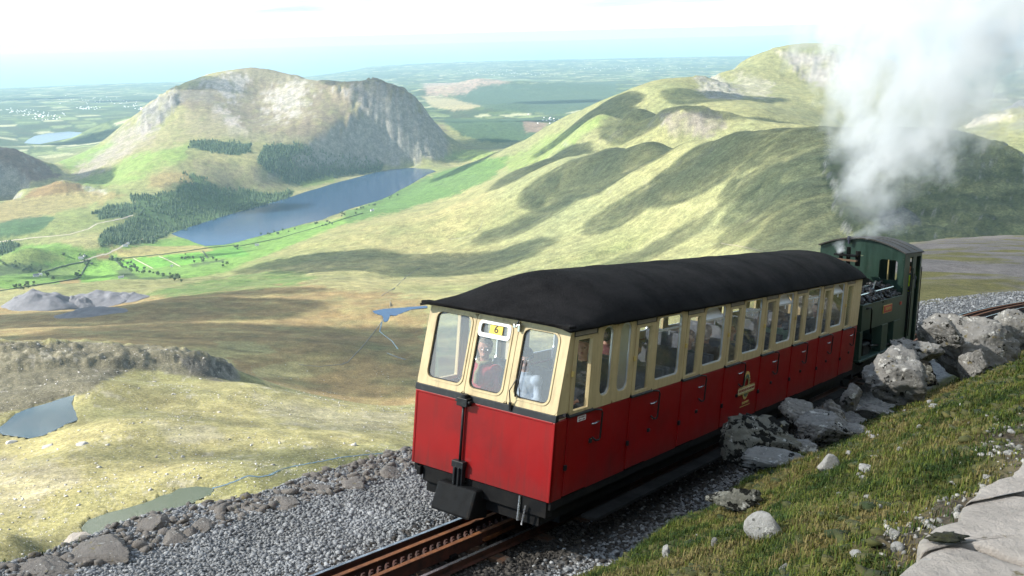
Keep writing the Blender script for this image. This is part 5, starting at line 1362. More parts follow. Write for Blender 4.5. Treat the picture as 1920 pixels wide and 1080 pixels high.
fw_ = arch_wall('cab_front', C0, C0 + .03, [(.27, .69, 1.60, 2.09), (1.55, 1.97, 1.50, 1.90)])
for a, e in ((.27, 2.09), (1.55, 1.90)): sh(MB().box((C0 - .012, a + .20, 1.50 if a > 1 else 1.60), (C0 + .045, a + .225, e))).build('window_bar', pmat('brass window bar', (.30, .24, .10), .5) if a < 1 else M_black, fw_)
arch_wall('cab_back', C1 - .03, C1, [(.27, .72, 1.45, 2.09), (1.52, 1.97, 1.45, 2.09)])
rb = MB(); rp = [(y, arch(y) + .012) for y in np.linspace(CY0 - .04, CY1 + .04, 17)]
rb.prism(rp + [(y, z + .03) for y, z in rp[::-1]], C0 - .09, C1 + .07, axis=0); cr_ = sh(rb).build('cab_roof', M_cabroof, loco)
for s in (16.2, 16.8): sh(MB().prism([(y, arch(y) + .043) for y in ys_] + [(y, arch(y) + .056) for y in ys_[::-1]], s, s + .04, axis=0)).build('roof_seam', M_cabroof, cr_)
for fy in (0, 1):
    y0, y1 = (CY0 - .012, CY0 + .022) if not fy else (CY1 - .022, CY1 + .012)
    lo = sh(MB().box((C0, y0, -.02), (C0 + .50, y1, 2.20))).build('cab_side', M_green, loco, .006)
    sh(MB().box((C0 + .78, y0, -.02), (C0 + 1.18, y1, 1.30))).build('cab_side', M_green, loco, .006)
    sh(MB().box((C0 + .80, y0, 1.30), (C0 + 1.16, y1, 2.20))).build('cab_side', M_green, loco, .006)
    sh(MB().box((C1 - .14, y0, -.02), (C1, y1, 2.20))).build('cab_side', M_green, loco, .006)
    sh(MB().box((C0, y0 - .001, 2.17), (C1, y1 + .001, 2.28))).build('cab_cornice', M_green, loco, .03)
    sy = y0 - .03 if not fy else y1 + .03
    for s in (C0 + .56, C0 + .74, C1 - .06): sh(MB().tube([(s, sy, .2), (s, sy, 1.9)], .012, 6)).build('handrail', M_black, loco, smooth=True)
    sh(MB().tube([(C0 + .90, sy, 1.62), (C0 + .90, sy, 1.76)], .010, 6)).build('grab_handle', M_black, loco)
sh(MB().box((C0 + .02, CY0 + .02, -.05), (C1, CY1 - .02, .02))).build('cab_floor', M_black, loco)
sh(MB().box((C0 + .04, .7, .0), (C0 + .35, 1.6, 1.5))).build('backhead', M_black, loco)
for fy in (0, 1):
    S = lambda b: sh(yb2(b, fy))
    def yb2(b, f): return b.xf(lambda p: (p[0], 2.24 - p[1], p[2])) if f else b
    tk = S(MB().box((12.28, .10, .70), (C0 - .004, .50, 1.27))).build('side_tank', M_green, loco, .012)
    S(MB().box((12.26, .085, 1.262), (C0 - .002, .51, 1.285))).build('tank_rim', M_green, tk, .006)
    S(MB().box((12.22, .095, .02), (12.42, .30, .70))).build('tank_leg', M_green, loco, .008)
    S(MB().box((13.98, .095, .08), (14.50, .30, .698))).build('tank_leg', M_green, loco, .008)
    S(MB().box((15.02, .095, .08), (15.66, .30, .698))).build('tank_leg', M_green, loco, .008)
    S(MB().box((12.2, .06, .03), (C0 + .3, .34, .075))).build('running_board', M_green, loco, .006)
    S(MB().tube([(12.46, .06, 1.20), (12.78, .05, 1.20), (12.84, .05, 1.14), (12.84, .05, .62)], .017, 7)).build('tank_handrail', M_black, loco, smooth=True)
    S(MB().box((13.95, .082, .97), (14.68, .098, 1.15))).build('plate_back', M_gold, tk)
    np_ = S(MB().box((13.965, .076, .982), (14.665, .090, 1.138))).build('name_plate', M_plate, tk)
    S(MB().box((15.45, .085, 1.06), (15.60, .098, 1.13))).build('works_plate', M_plate, tk)
    if not fy:
        text('name_text', 'PADARN', M_gold, np_, T_(14.135 - 0, .0735, 1.06) @ SIDE_M, .115, .0015)
    S(MB().box((12.9, .20, -.15), (13.5, .36, .35))).build('cylinder', M_black, loco, .05)
    S(MB().tube([(13.3, .17, .28), (15.3, .17, .10)], .03, 7)).build('connecting_rod', M_black, loco)
    for s in (12.9, 14.3, 15.6): S(MB().tube([(s, .50, -.33), (s, .60, -.33)], .36, 24)).build('wheel', M_black, loco)
sh(MB().box((11.95, .45, -.45), (C1 + .1, 1.79, .05))).build('frame', M_black, loco)
sh(MB().box((11.85, .12, -.30), (11.98, 2.12, .04))).build('buffer_beam', M_black, loco)
bl = MB().tube([(12.5, 1.12, 1.12), (C0, 1.12, 1.12)], .50, 28); sh(bl).build('boiler', M_black, loco, smooth=False)
bl = MB().tube([(11.98, 1.12, 1.10), (12.5, 1.12, 1.10)], .53, 28); sh(bl).build('smokebox', M_black, loco)
sh(MB().tube([(12.24, 1.12, 1.55), (12.24, 1.12, 2.02), (12.24, 1.12, 2.02), (12.24, 1.12, 2.10)], [.15, .14, .19, .19], 18)).build('chimney', M_black, loco)
sh(MB().tube([(13.7, 1.12, 1.55), (13.7, 1.12, 1.95), (13.7, 1.12, 2.05)], [.24, .24, .10], 18)).build('dome', M_black, loco)
vb = MB().tube([(14.85, 1.30, 1.55), (14.85, 1.30, 1.92)], .17, 14).tube([(14.80, 1.36, 1.9), (14.80, 1.36, 2.36)], .05, 9).tube([(14.92, 1.22, 1.9), (14.92, 1.22, 2.34)], .05, 9).box((14.7, 1.00, 2.12), (15.05, 1.5, 2.17)).tube([(15.0, 1.02, 1.9), (15.0, 1.02, 2.26)], .06, 8)
sh(vb).build('safety_valve', M_black, loco)
sh(MB().box((14.6, .95, 2.02), (14.75, 1.6, 2.06))).build('plank', pmat('brown plank', (.14, .085, .05), .8), loco)
sh(MB().tube([(15.60, 1.42, 2.38), (15.60, 1.42, 2.50)], [.03, .03], 9).tube([(15.60, 1.42, 2.47), (15.60, 1.42, 2.57)], [.05, .045], 10)).build('whistle', pmat('dark brass', (.06, .06, .09), .4, .5), loco)
cn = 520; cp = np.stack([rng.uniform(12.4, 15.6, cn), rng.uniform(.14, .72, cn), np.zeros(cn)], -1); cp[:, 2] = 1.27 + .26 * np.sin(np.clip((cp[:, 1] - .1) / .65, 0, 1) * 2.2) * rng.uniform(.3, 1, cn) + .12 * fbm(cp[:, 0], cp[:, 1], .6, 2); cp[:, 0] -= .167 * cp[:, 2]
V, Fc = merge(SMALL, rng.integers(0, 10, cn), cp, rand_rot(cn), rng.uniform(.04, .09, (cn, 1)) * np.ones((1, 3)))
tag(link('coal', mesh_np('coal', V, Fc, M_coal), loco), kind='stuff')
for a, b_ in (((12.6, .30, 1.44), (15.2, .22, 1.50)), ((12.9, .45, 1.56), (15.4, .60, 1.52)), ((13.4, .25, 1.40), (14.7, .5, 1.62))):
    sh(MB().tube([a, b_], .016, 6)).build('fire_iron', M_chrome, loco)
sh(MB().tube([(11.6, .16, 1.75), (12.2, .30, 1.62), (12.7, .30, 1.36)], .022, 6)).build('hose', pmat('red brown hose', (.12, .035, .025), .7), loco, smooth=True)

# ------------------------------------------------------------------ people
def solid(mb, name, mat, voxel, parent, smooth=4):
    """one closed continuous surface from overlapping limbs"""
    me = bpy.data.meshes.new(name); me.from_pydata(mb.v, [], mb.f); me.update()
    tmp = bpy.data.objects.new('tmp', me); COL.objects.link(tmp)
    r = tmp.modifiers.new('r', 'REMESH'); r.mode = 'VOXEL'; r.voxel_size = voxel; r.use_smooth_shade = True
    s = tmp.modifiers.new('s', 'SMOOTH'); s.factor = .5; s.iterations = smooth
    out = bpy.data.meshes.new_from_object(tmp.evaluated_get(bpy.context.evaluated_depsgraph_get()))
    bpy.data.objects.remove(tmp); bpy.data.meshes.remove(me)
    out.name = name; out.materials.clear(); out.materials.append(mat)
    return link(name, out, parent)
def ell(mb, c, r): return mb.add(ICO3[0] * np.asarray(r) + np.asarray(c), [tuple(f) for f in ICO3[1]])
M_skin = pmat('skin', (.50, .27, .19), .55, col2=(.44, .22, .15), scale=12); M_eye = pmat('eye', (.03, .02, .02), .2); M_lip = pmat('lip', (.36, .11, .10), .5)
CLOTH = {}
def cloth(c):
    if c not in CLOTH: CLOTH[c] = pmat('cloth %d' % len(CLOTH), c, .85, col2=tuple(x * .75 for x in c), scale=14, bmp=.4, bscale=26, bdist=.01)
    return CLOTH[c]
def person(label, at, face, coat, legs, hair, sit=True, vox=.010, cap=None, glasses=False, scarf=None, group=None, turn=0.0, vest=None, scale=1.0):
    p = empty('person'); p.matrix_world = COACH_M @ Matrix.Translation(at) @ Matrix.Rotation(face, 4, 'Z') @ Matrix.Scale(scale, 4)
    tag(p, label, 'person', group)
    if sit: hip, kn, an = [(0, .09, .11), (0, -.09, .11)], [(.42, .11, .13), (.42, -.11, .13)], [(.40, .11, -.32), (.40, -.11, -.32)]
    else: hip, kn, an = [(0, .09, .11), (0, -.09, .11)], [(.02, .10, -.32), (.02, -.10, -.32)], [(-.02, .10, -.76), (-.02, -.10, -.76)]
    el = [(.02, .245, .32), (.02, -.245, .32)]; wr = [(.23, .10, .19), (.23, -.10, .22)]
    ct, st_ = math.cos(turn), math.sin(turn)
    def hd(q): return (q[0] * ct - q[1] * st_, q[0] * st_ + q[1] * ct, q[2])
    b = MB()
    ell(b, hd((.015, 0, .800)), (.098, .078, .112)); ell(b, hd((.040, 0, .730)), (.066, .058, .065)); ell(b, hd((.102, 0, .715)), (.022, .026, .016))
    b.tube([hd((.100, 0, .815)), hd((.118, 0, .780)), hd((.106, 0, .765))], [.012, .018, .014], 8)
    for s in (1, -1):
        ell(b, hd((.0, .080 * s, .785)), (.020, .012, .032)); ell(b, hd((.070, .038 * s, .765)), (.026, .022, .022)); ell(b, hd((.088, .032 * s, .822)), (.018, .028, .010))
    b.tube([(-.02, 0, .56), (-.005, 0, .64), hd((.01, 0, .72))], [.075, .056, .056], 12)
    ell(b, (-.02, 0, .47), (.11, .17, .13)); ell(b, (0, 0, .28), (.10, .14, .16)); ell(b, (0, 0, .12), (.13, .17, .12))
    for i, s in enumerate((1, -1)):
        b.tube([(-.02, .16 * s, .54), el[i], wr[i]], [.055, .042, .028], 10); ell(b, (-.02, .17 * s, .54), (.06, .06, .06))
        w_ = np.array(wr[i]); dirn = np.array((.75, -.55 * s, -.25)); dirn /= np.linalg.norm(dirn); side = np.cross(dirn, (0, 0, 1)); side /= np.linalg.norm(side); up_ = np.cross(side, dirn)
        ell(b, w_ + dirn * .05, (.042, .036, .022))
        for k, (o_, ln) in enumerate(((-.030, .065), (-.010, .078), (.010, .074), (.029, .058))):
            q0_ = w_ + dirn * .075 + side * o_; b.tube([q0_, q0_ + dirn * ln * .6 - up_ * .006, q0_ + dirn * ln - up_ * .026], [.0115, .0105, .008], 7)
        q0_ = w_ + dirn * .03 - side * .03 * s; b.tube([q0_, q0_ + dirn * .03 - side * .028 * s, q0_ + dirn * .062 - side * .034 * s], [.014, .012, .009], 7)
        b.tube([hip[i], kn[i], an[i]], [.085, .058, .042], 12); f_ = np.array(an[i]); b.tube([f_ + (-.05, 0, -.05), f_ + (.08, 0, -.06), f_ + (.17, 0, -.07)], [.045, .042, .03], 9)
    body = solid(b, 'body', M_skin, vox, p)
    b = MB(); ell(b, (-.02, 0, .46), (.145, .205, .16)); ell(b, (.005, 0, .28), (.140, .175, .18)); ell(b, (.01, 0, .12), (.165, .19, .11))
    b.tube([(-.02, 0, .50), (-.012, 0, .635)], [.12, .076], 14)
    for i, s in enumerate((1, -1)): b.tube([(-.02, .17 * s, .535), el[i], tuple(np.array(wr[i]) * .93 + np.array(el[i]) * .07)], [.078, .064, .047], 12); ell(b, (-.02, .175 * s, .535), (.082, .08, .078))
    jk = solid(b, 'jacket', cloth(coat), vox, p)
    if vest:
        b = MB(); ell(b, (-.02, 0, .45), (.165, .20, .17)); ell(b, (.005, 0, .28), (.165, .19, .18)); ell(b, (-.02, .15, .56), (.09, .06, .06)); ell(b, (-.02, -.15, .56), (.09, .06, .06)); solid(b, 'vest', vest, vox, p)
    b = MB()
    for i in (0, 1): b.tube([hip[i], kn[i], tuple(np.array(an[i]) + (0, 0, .02))], [.108, .080, .062], 12)
    ell(b, (0, 0, .10), (.15, .18, .11)); solid(b, 'trousers', cloth(legs), vox * 1.4, p)
    b = MB()
    for i in (0, 1): f_ = np.array(an[i]); b.tube([f_ + (-.055, 0, -.045), f_ + (.08, 0, -.058), f_ + (.18, 0, -.068)], [.056, .053, .038], 10); b.tube([f_ + (0, 0, .05), f_ + (0, 0, -.05)], [.056, .058], 10)
    solid(b, 'shoes', cloth((.03, .025, .02)), vox * 1.4, p)
    for s in (1, -1): e_ = MB(); ell(e_, hd((.096, .032 * s, .800)), (.008, .012, .007)); e_.build('eye', M_eye, p)
    m_ = MB(); ell(m_, hd((.104, 0, .738)), (.008, .024, .006)); m_.build('mouth', M_lip, p)
    b = MB()
    if cap: ell(b, hd((-.002, 0, .838)), (.112, .094, .100)); b.tube([hd((-.01, 0, .80)), hd((-.002, 0, .845))], [.108, .105], 16); solid(b, 'knitted_hat', cloth(cap), .009, p)
    if hair:
        b = MB(); ell(b, hd((-.022, 0, .830)), (.102, .093, .098)); ell(b, hd((-.055, 0, .765)), (.062, .086, .085))
        if not cap: ell(b, hd((.045, 0, .885)), (.055, .070, .030))
        solid(b, 'hair', cloth(hair), .009, p)
    if glasses:
        g_ = MB()
        for s in (1, -1): g_.tube([hd((.112, .034 * s + .022 * math.cos(a), .800 + .016 * math.sin(a))) for a in np.linspace(0, 6.28, 14)], .0025, 5); g_.tube([hd((.110, .056 * s, .803)), hd((.02, .083 * s, .800))], .0025, 5)
        g_.tube([hd((.113, .012, .803)), hd((.113, -.012, .803))], .0025, 5); g_.build('glasses', M_chrome, p)
    if scarf:
        b = MB(); b.tube([(.005 + .085 * math.cos(a), .078 * math.sin(a), .632 - .018 * math.cos(a)) for a in np.linspace(-2.6, 2.6, 14)], .026, 8); b.tube([(.10, .015, .61), (.150, .01, .50), (.150, 0, .36)], [.03, .036, .034], 8); solid(b, 'scarf', cloth(scarf), .010, p)
    return p
PI = math.pi
person('woman with short grey hair in a red jacket behind the middle windscreen', (.88, 1.66, .57), PI, (.42, .030, .050), (.05, .05, .07), (.27, .22, .16), vox=.009, glasses=True, scarf=(.30, .26, .12), turn=.5)
person('person in pale blue jacket and dark knitted hat behind the right windscreen', (.90, 1.06, .54), PI, (.42, .52, .66), (.06, .06, .08), (.04, .03, .025), vox=.009, cap=(.025, .022, .022), glasses=True, turn=.5)
person('guard in a dark coat standing behind the first side door', (.98, .30, .80), PI, (.025, .028, .035), (.02, .02, .025), (.05, .04, .03), sit=False, turn=.35, vox=.012)
PG = 'passengers seated inside the coach'
for x, y, f, lab, co, ha in [
    (2.9, .62, PI, 'passenger in grey jacket behind the second big side window', (.16, .17, .18), (.20, .17, .14)),
    (4.35, .50, PI, 'passenger with brown hair in dark green coat behind the third door, by an open hopper', (.05, .085, .075), (.13, .06, .03)),
    (5.1, .55, 0, 'passenger in brown coat facing downhill behind the fourth side door', (.13, .09, .06), (.07, .05, .04)),
    (5.75, .42, PI, 'passenger in tan coat leaning at the side window beside the emblem', (.36, .31, .20), (.30, .28, .26)),
    (7.2, .45, PI, 'passenger in dark blue fleece with pale collar, in the middle of the coach', (.06, .07, .11), (.12, .08, .05)),
    (7.95, .42, 0, 'passenger in mint green jacket behind the sixth side door', (.28, .42, .35), (.10, .07, .05)),
    (10.1, .45, PI, 'passenger in grey coat near the lower end of the coach', (.30, .30, .30), (.25, .24, .23)),
    (3.6, 1.45, 0, 'passenger in maroon jacket on the far side of the coach', (.14, .04, .05), (.05, .04, .03)),
    (2.55, 1.40, PI, 'passenger in black coat on the far side near the first compartments', (.04, .04, .045), (.06, .05, .04))]:
    person(lab, (x, y, .52), f, co, (.05, .05, .06), ha, vox=.014, group=PG, turn=.2)
M_hivis = pmat('high visibility vest', (.62, .85, .02), .6, col2=(.55, .78, .02))
person('driver in a bright yellow safety vest inside the locomotive cab', (16.88, .36, 1.08), 2.6, (.05, .06, .08), (.03, .03, .04), (.05, .04, .03), sit=False, vest=M_hivis, vox=.012)

# ------------------------------------------------------------------ smoke and steam
def smoke_mat(name, r0, r1, L, gain, scale, col=(.86, .90, .94), thr=.42, edge=.5, seed=0, aniso=.1):
    m = bpy.data.materials.new(name); m.use_nodes = True; nt = m.node_tree; nt.nodes.clear()
    o = nt.nodes.new('ShaderNodeOutputMaterial'); pv = nt.nodes.new('ShaderNodeVolumePrincipled'); pv.inputs['Color'].default_value = (*col, 1); pv.inputs['Anisotropy'].default_value = aniso
    tc = nt.nodes.new('ShaderNodeTexCoord'); sp = nt.nodes.new('ShaderNodeSeparateXYZ'); nt.links.new(tc.outputs['Object'], sp.inputs[0])
    def mt(op, a, b=None, c=None):
        n = N(nt, 'ShaderNodeMath', operation=op)
        for i, s in enumerate((a, b, c)):
            if s is None: continue
            if hasattr(s, 'is_linked'): nt.links.new(s, n.inputs[i])
            else: n.inputs[i].default_value = s
        return n.outputs[0]
    t = mt('DIVIDE', sp.outputs['Z'], L)
    rad = mt('SQRT', mt('ADD', mt('POWER', sp.outputs['X'], 2.0), mt('POWER', sp.outputs['Y'], 2.0)))
    R = mt('MULTIPLY_ADD', t, r1 - r0, r0)
    rn = mt('DIVIDE', rad, R)
    mp = N(nt, 'ShaderNodeMapping'); mp.inputs['Location'].default_value = (seed * 3.7, seed * 1.9, seed * 2.3); mp.inputs['Scale'].default_value = (1, 1, .75); nt.links.new(tc.outputs['Object'], mp.inputs[0])
    wv = N(nt, 'ShaderNodeTexNoise', Scale=scale * .45, Detail=2.0); nt.links.new(mp.outputs[0], wv.inputs['Vector'])
    wa = N(nt, 'ShaderNodeVectorMath', operation='MULTIPLY_ADD'); nt.links.new(wv.outputs['Color'], wa.inputs[0]); wa.inputs[1].default_value = (1.3, 1.3, 1.3); nt.links.new(mp.outputs[0], wa.inputs[2])
    n1_ = noise(nt, scale, 7, .62, vec=wa.outputs[0])
    d = mt('SUBTRACT', mt('SUBTRACT', n1_, thr - .16), mt('MULTIPLY', mt('POWER', rn, 2.0), edge * .42))
    d = mt('MAXIMUM', mt('MULTIPLY', d, gain), 0.0)
    fade = mt('MINIMUM', mt('MULTIPLY', t, 7.0), 1.0); fade = mt('MAXIMUM', fade, 0.0)
    d = mt('MULTIPLY', d, fade)
    d = mt('MULTIPLY', d, mt('MAXIMUM', mt('MULTIPLY_ADD', t, -.55 if r1 > 1 else -.95, 1.0), 0.0))
    nt.links.new(d, pv.inputs['Density']); nt.links.new(pv.outputs[0], o.inputs['Volume']); return m
def plume(name, label, p0, p1, r0, r1, mat):
    L = np.linalg.norm(p1 - p0); V = []; Fc = []; n = 16; k = 9
    for i in range(k):
        t = i / (k - 1); R = (r0 + (r1 - r0) * t) * 1.7
        for j in range(n): a = 6.2832 * j / n; V.append((R * math.cos(a), R * math.sin(a), L * t))
    for i in range(k - 1):
        for j in range(n): Fc.append((i * n + j, i * n + (j + 1) % n, (i + 1) * n + (j + 1) % n, (i + 1) * n + j))
    Fc += [tuple(range(n))[::-1], tuple(range((k - 1) * n, k * n))]
    o = link(name, mesh_np(name, V, Fc, mat))
    q = Vector((p1 - p0).tolist()).to_track_quat('Z', 'Y'); o.matrix_world = Matrix.Translation(Vector(p0.tolist())) @ q.to_matrix().to_4x4()
    tag(o, label, name, kind='stuff'); return o
a0, a1 = at_dist(1600, 425, 21.6), at_dist(1850, -160, 25.0)
plume('smoke', 'grey white plume of coal smoke rising from the locomotive chimney', a0, a1, .45, 5.0, smoke_mat('coal smoke', .45, 5.0, float(np.linalg.norm(a1 - a0)), 11.0, 1.05, (.98, .99, 1.0), thr=.55, edge=.42))
a0, a1 = at_dist(1640, 390, 22.2), at_dist(1830, 240, 24.5)
plume('smoke', 'thin wisps of smoke drifting right from the plume', a0, a1, .25, .95, smoke_mat('thin smoke', .25, .95, float(np.linalg.norm(a1 - a0)), 2.0, 1.2, seed=3, thr=.44, col=(.97, .98, 1.0)))
a0, a1 = at_dist(1588, 447, 24.0), at_dist(1705, 405, 24.6)
plume('steam', 'small white jet of steam from the whistle on the cab roof', a0, a1, .05, .42, smoke_mat('whistle steam', .05, .42, float(np.linalg.norm(a1 - a0)), 7.0, 3.0, (.95, .96, .97), seed=5))
a0, a1 = at_dist(1579, 474, 23.3), at_dist(1571, 452, 23.3)
plume('steam', 'white puff of steam over the safety valve', a0, a1, .10, .16, smoke_mat('valve steam', .10, .16, float(np.linalg.norm(a1 - a0)), 30.0, 5.0, (.95, .96, .97), seed=7))

# ------------------------------------------------------------------ valley life
def drape(name, label, cat, px, width, mat, lift=.6, wall=0, kind=None, group=None, step=6, d0=380.):
    pts = []
    for (u0, v0), (u1, v1) in zip(px[:-1], px[1:]):
        m = max(2, int(math.hypot(u1 - u0, v1 - v0) / step))
        for t in range(m): pts.append(far_hit(u0 + (u1 - u0) * t / m, v0 + (v1 - v0) * t / m, d0))
    pts.append(far_hit(*px[-1], d0)); pts = np.array(pts)
    keep = [0]
    for i in range(1, len(pts)):
        if np.linalg.norm(pts[i] - pts[keep[-1]]) < 900: keep.append(i)
    pts = pts[keep]; n = len(pts)
    t = np.gradient(pts[:, :2], axis=0); t /= np.linalg.norm(t, axis=1)[:, None] + 1e-9; nrm = np.stack([-t[:, 1], t[:, 0]], -1)
    L_ = pts.copy(); R_ = pts.copy(); L_[:, :2] += nrm * width / 2; R_[:, :2] -= nrm * width / 2
    L_[:, 2] = ground_z(L_[:, 0], L_[:, 1]) + lift; R_[:, 2] = ground_z(R_[:, 0], R_[:, 1]) + lift
    if not wall:
        V = np.concatenate([L_, R_]); k = np.arange(n - 1); Fc = np.stack([k, k + 1, n + k + 1, n + k], -1)
    else:
        V = np.concatenate([L_ - (0, 0, 1), R_ - (0, 0, 1), R_ + (0, 0, wall), L_ + (0, 0, wall)]); k = np.arange(n - 1)
        Fc = np.concatenate([np.stack([a * n + k, a * n + k + 1, b_ * n + k + 1, b_ * n + k], -1) for a, b_ in ((0, 1), (1, 2), (2, 3), (3, 0))])
    return tag(link(name, mesh_np(name, V, Fc, mat)), label, cat, group, kind)
M_road = pmat('pale track', (.34, .30, .24), .9, scale=.05); M_dry = pmat('drystone wall', (.17, .16, .13), .9, scale=.3); M_brook = water_mat('stream water', (.06, .10, .13), .12, .4, .3, .2); M_hedge = pmat('dark hedge', (.040, .065, .026), .9, scale=.1, bmp=1, bscale=.3, bdist=1.5)
drape('road', None, None, [(-5, 455), (60, 447), (130, 440), (165, 430), (182, 420), (230, 410), (250, 404)], 7, M_road, kind='structure')
drape('road', None, None, [(150, 492), (175, 484), (205, 476), (225, 465), (240, 455), (270, 448), (300, 441), (312, 436)], 6, M_road, kind='structure')
drape('path', None, None, [(1352, 457), (1390, 463), (1430, 472)], 2.0, pmat('worn path', (.24, .21, .13), .9, scale=.3), kind='structure')
drape('stream', None, None, [(398, 917), (425, 909), (447, 901), (465, 893), (485, 895), (505, 892), (530, 879), (560, 873), (600, 866), (640, 858), (690, 853), (730, 849)], 1.2, M_brook, .15, kind='structure', d0=300.)
drape('stream', None, None, [(716, 604), (712, 622), (722, 630), (735, 640), (746, 655)], 1.7, M_brook, .25, kind='structure')
drape('stream', None, None, [(725, 662), (740, 668), (760, 675)], 1.6, M_brook, .2, kind='structure')
for px, lab in (([(733, 560), (731, 575), (722, 595), (700, 625), (680, 650), (652, 680), (640, 684)], 'dark wall crossing the brown moor from the small pool'),
                ([(640, 684), (600, 688), (560, 684)], 'low wall beside the pale patch on the brown moor'),
                ([(905, 415), (900, 428), (888, 440), (870, 446), (840, 450)], 'crooked wall on the sunlit flank above the lake'),
                ([(1030, 400), (985, 425), (955, 440)], 'short wall climbing the bright slope left of the coach roof'),
                ([(790, 500), (760, 520), (740, 540), (715, 555)], 'wall running down to the moor left of the coach roof')):
    drape('stone_wall', lab, 'wall', px, 1.0, M_dry, 0, .5)
HG = 'hedges between the valley fields'
for px, lab in (([(218, 486), (250, 483), (300, 478), (345, 472), (385, 466), (440, 460)], 'long hedge along the top of the bright green fields'),
                ([(245, 507), (225, 497), (214, 486)], 'hedge at the left end of the bright green fields'), ([(165, 493), (157, 507), (150, 520), (140, 524)], 'hedge winding between the lower fields'),
                ([(140, 524), (90, 532), (40, 540), (0, 546)], 'hedge along the foot of the lower fields'), ([(80, 511), (130, 497), (170, 489)], 'hedge above the lower farm'),
                ([(380, 471), (390, 485)], 'hedge on the right side of the bright green fields'), ([(450, 462), (520, 448), (600, 425), (680, 400)], 'hedge following the lake shore road')):
    drape('hedge', lab, 'hedge', px, 4, M_hedge, 0, 2.2, group=HG)
drape('field_wall', 'pale wall between the first two bright green fields', 'wall', [(250, 485), (270, 495), (287, 504)], 2.2, M_road, 0, 1.2)
drape('field_wall', 'pale wall between the second and third bright green fields', 'wall', [(298, 481), (315, 488), (338, 500)], 2.2, M_road, 0, 1.2)
# conifer woods
wm = WOODMASK * (RR < 6400); cell = dr_ * da_
cnt = rng.poisson(np.clip(wm, 0, 1) * cell / 95.0 * np.where(wm > .3, 1, 0) * np.clip(fbm(TX, TY, 60, 3) * 1.5 + .85, 0, 1))
ci, cj = np.nonzero(cnt); rep = np.repeat(np.arange(len(ci)), np.minimum(cnt[ci, cj], 6))
if len(rep) > 26000: rep = rng.choice(rep, 26000, replace=False)
fi_, fj_ = ci[rep], cj[rep]; tx = TX[fi_, fj_] + rng.uniform(-.5, .5, len(rep)) * da_[fi_, fj_]; ty = TY[fi_, fj_] + rng.uniform(-.5, .5, len(rep)) * dr_[fi_, fj_]
def conifer(seed):
    r = np.random.default_rng(seed); V = []; Fc = []; n = 6
    for k, (z, R) in enumerate(((.05, .26), (.35, .20), (.65, .12))):
        for j in range(n): a = 6.283 * j / n + k * .5; q = R * r.uniform(.75, 1.2); V.append((q * math.cos(a), q * math.sin(a), z))
    V.append((0, 0, 1.0))
    for k in range(2):
        for j in range(n): a, b_ = k * n + j, k * n + (j + 1) % n; Fc += [(a, b_, b_ + n), (a, b_ + n, a + n)]
    for j in range(n): Fc.append((12 + j, 12 + (j + 1) % n, 18))
    return np.array(V), np.array(Fc)
M_fir = stone_mat('conifer foliage', (.030, .058, .030), (.075, .115, .052))
tp = np.stack([tx, ty, ground_z(tx, ty) - .5], -1); ht = rng.uniform(9, 17, len(tp)); rz = np.zeros((len(tp), 3, 3)); aa = rng.uniform(0, 6.28, len(tp)); rz[:, 0, 0] = rz[:, 1, 1] = np.cos(aa); rz[:, 0, 1] = -np.sin(aa); rz[:, 1, 0] = np.sin(aa); rz[:, 2, 2] = 1
V, Fc = merge([conifer(k) for k in range(5)], rng.integers(0, 5, len(tp)), tp, rz, np.stack([ht, ht, ht], -1))
tag(link('conifer_forest', mesh_np('conifer_forest', V, Fc, M_fir)), 'dark conifer plantations around the lake', 'forest', kind='stuff')
# broadleaf trees in the fields
M_leaf = pmat('broadleaf foliage', (.050, .085, .026), .9, col2=(.028, .050, .018), scale=.6, bmp=1, bscale=1.2, bdist=.6); M_bark = pmat('bark', (.08, .06, .045), .9)
def tree_mesh(seed, h):
    r = np.random.default_rng(seed); V, Fc, off = [], [], 0
    for k in range(26):
        a = r.uniform(0, 6.28); q = r.uniform(0, .38) * h; z = h * r.uniform(.30, .92); s = h * r.uniform(.09, .17) * (1.15 - abs(z / h - .6))
        c = ICO1[0] * s * (1 + .3 * r.normal(size=(len(ICO1[0]), 1))) + (q * math.cos(a), q * math.sin(a), z); V.append(c); Fc.append(ICO1[1] + off); off += len(c)
    return np.concatenate(V), np.concatenate(Fc)
TREES = []
for k in range(3):
    V, Fc = tree_mesh(k, 9.0); cm_ = mesh_np('crown', V, Fc, M_leaf); tr_ = MB().tube([(0, 0, -.5), (0, 0, 3), (.2, .1, 6)], [.45, .3, .12], 6); t_me = bpy.data.meshes.new('trunk'); t_me.from_pydata(tr_.v, [], tr_.f); t_me.materials.append(M_bark); TREES.append((t_me, cm_))
def tree(p, s, k, label, group):
    t_ = empty('broadleaf_tree', loc=p.tolist()); t_.scale = (s, s, s * .9); t_.rotation_euler = (0, 0, p[0] % 6); tag(t_, label, 'tree', group)
    link('trunk', TREES[k][0], t_); link('crown', TREES[k][1], t_); return t_
tl = []
TLAB = ['round tree in the belt left of the bright green fields', 'round tree in the thick wood below the bright green fields', 'round tree in the row right of the bright green fields', 'round tree in the grove at the left picture edge', 'round tree beside the lower white farmhouse', 'round tree near the farmhouse by the conifer wood', 'round tree along the near shore of the lake', 'round tree towards the far end of the lake', 'round tree along the hedge at the foot of the fields', 'round tree in the hedge between the lower fields', 'round tree at the lower corner of the lake']
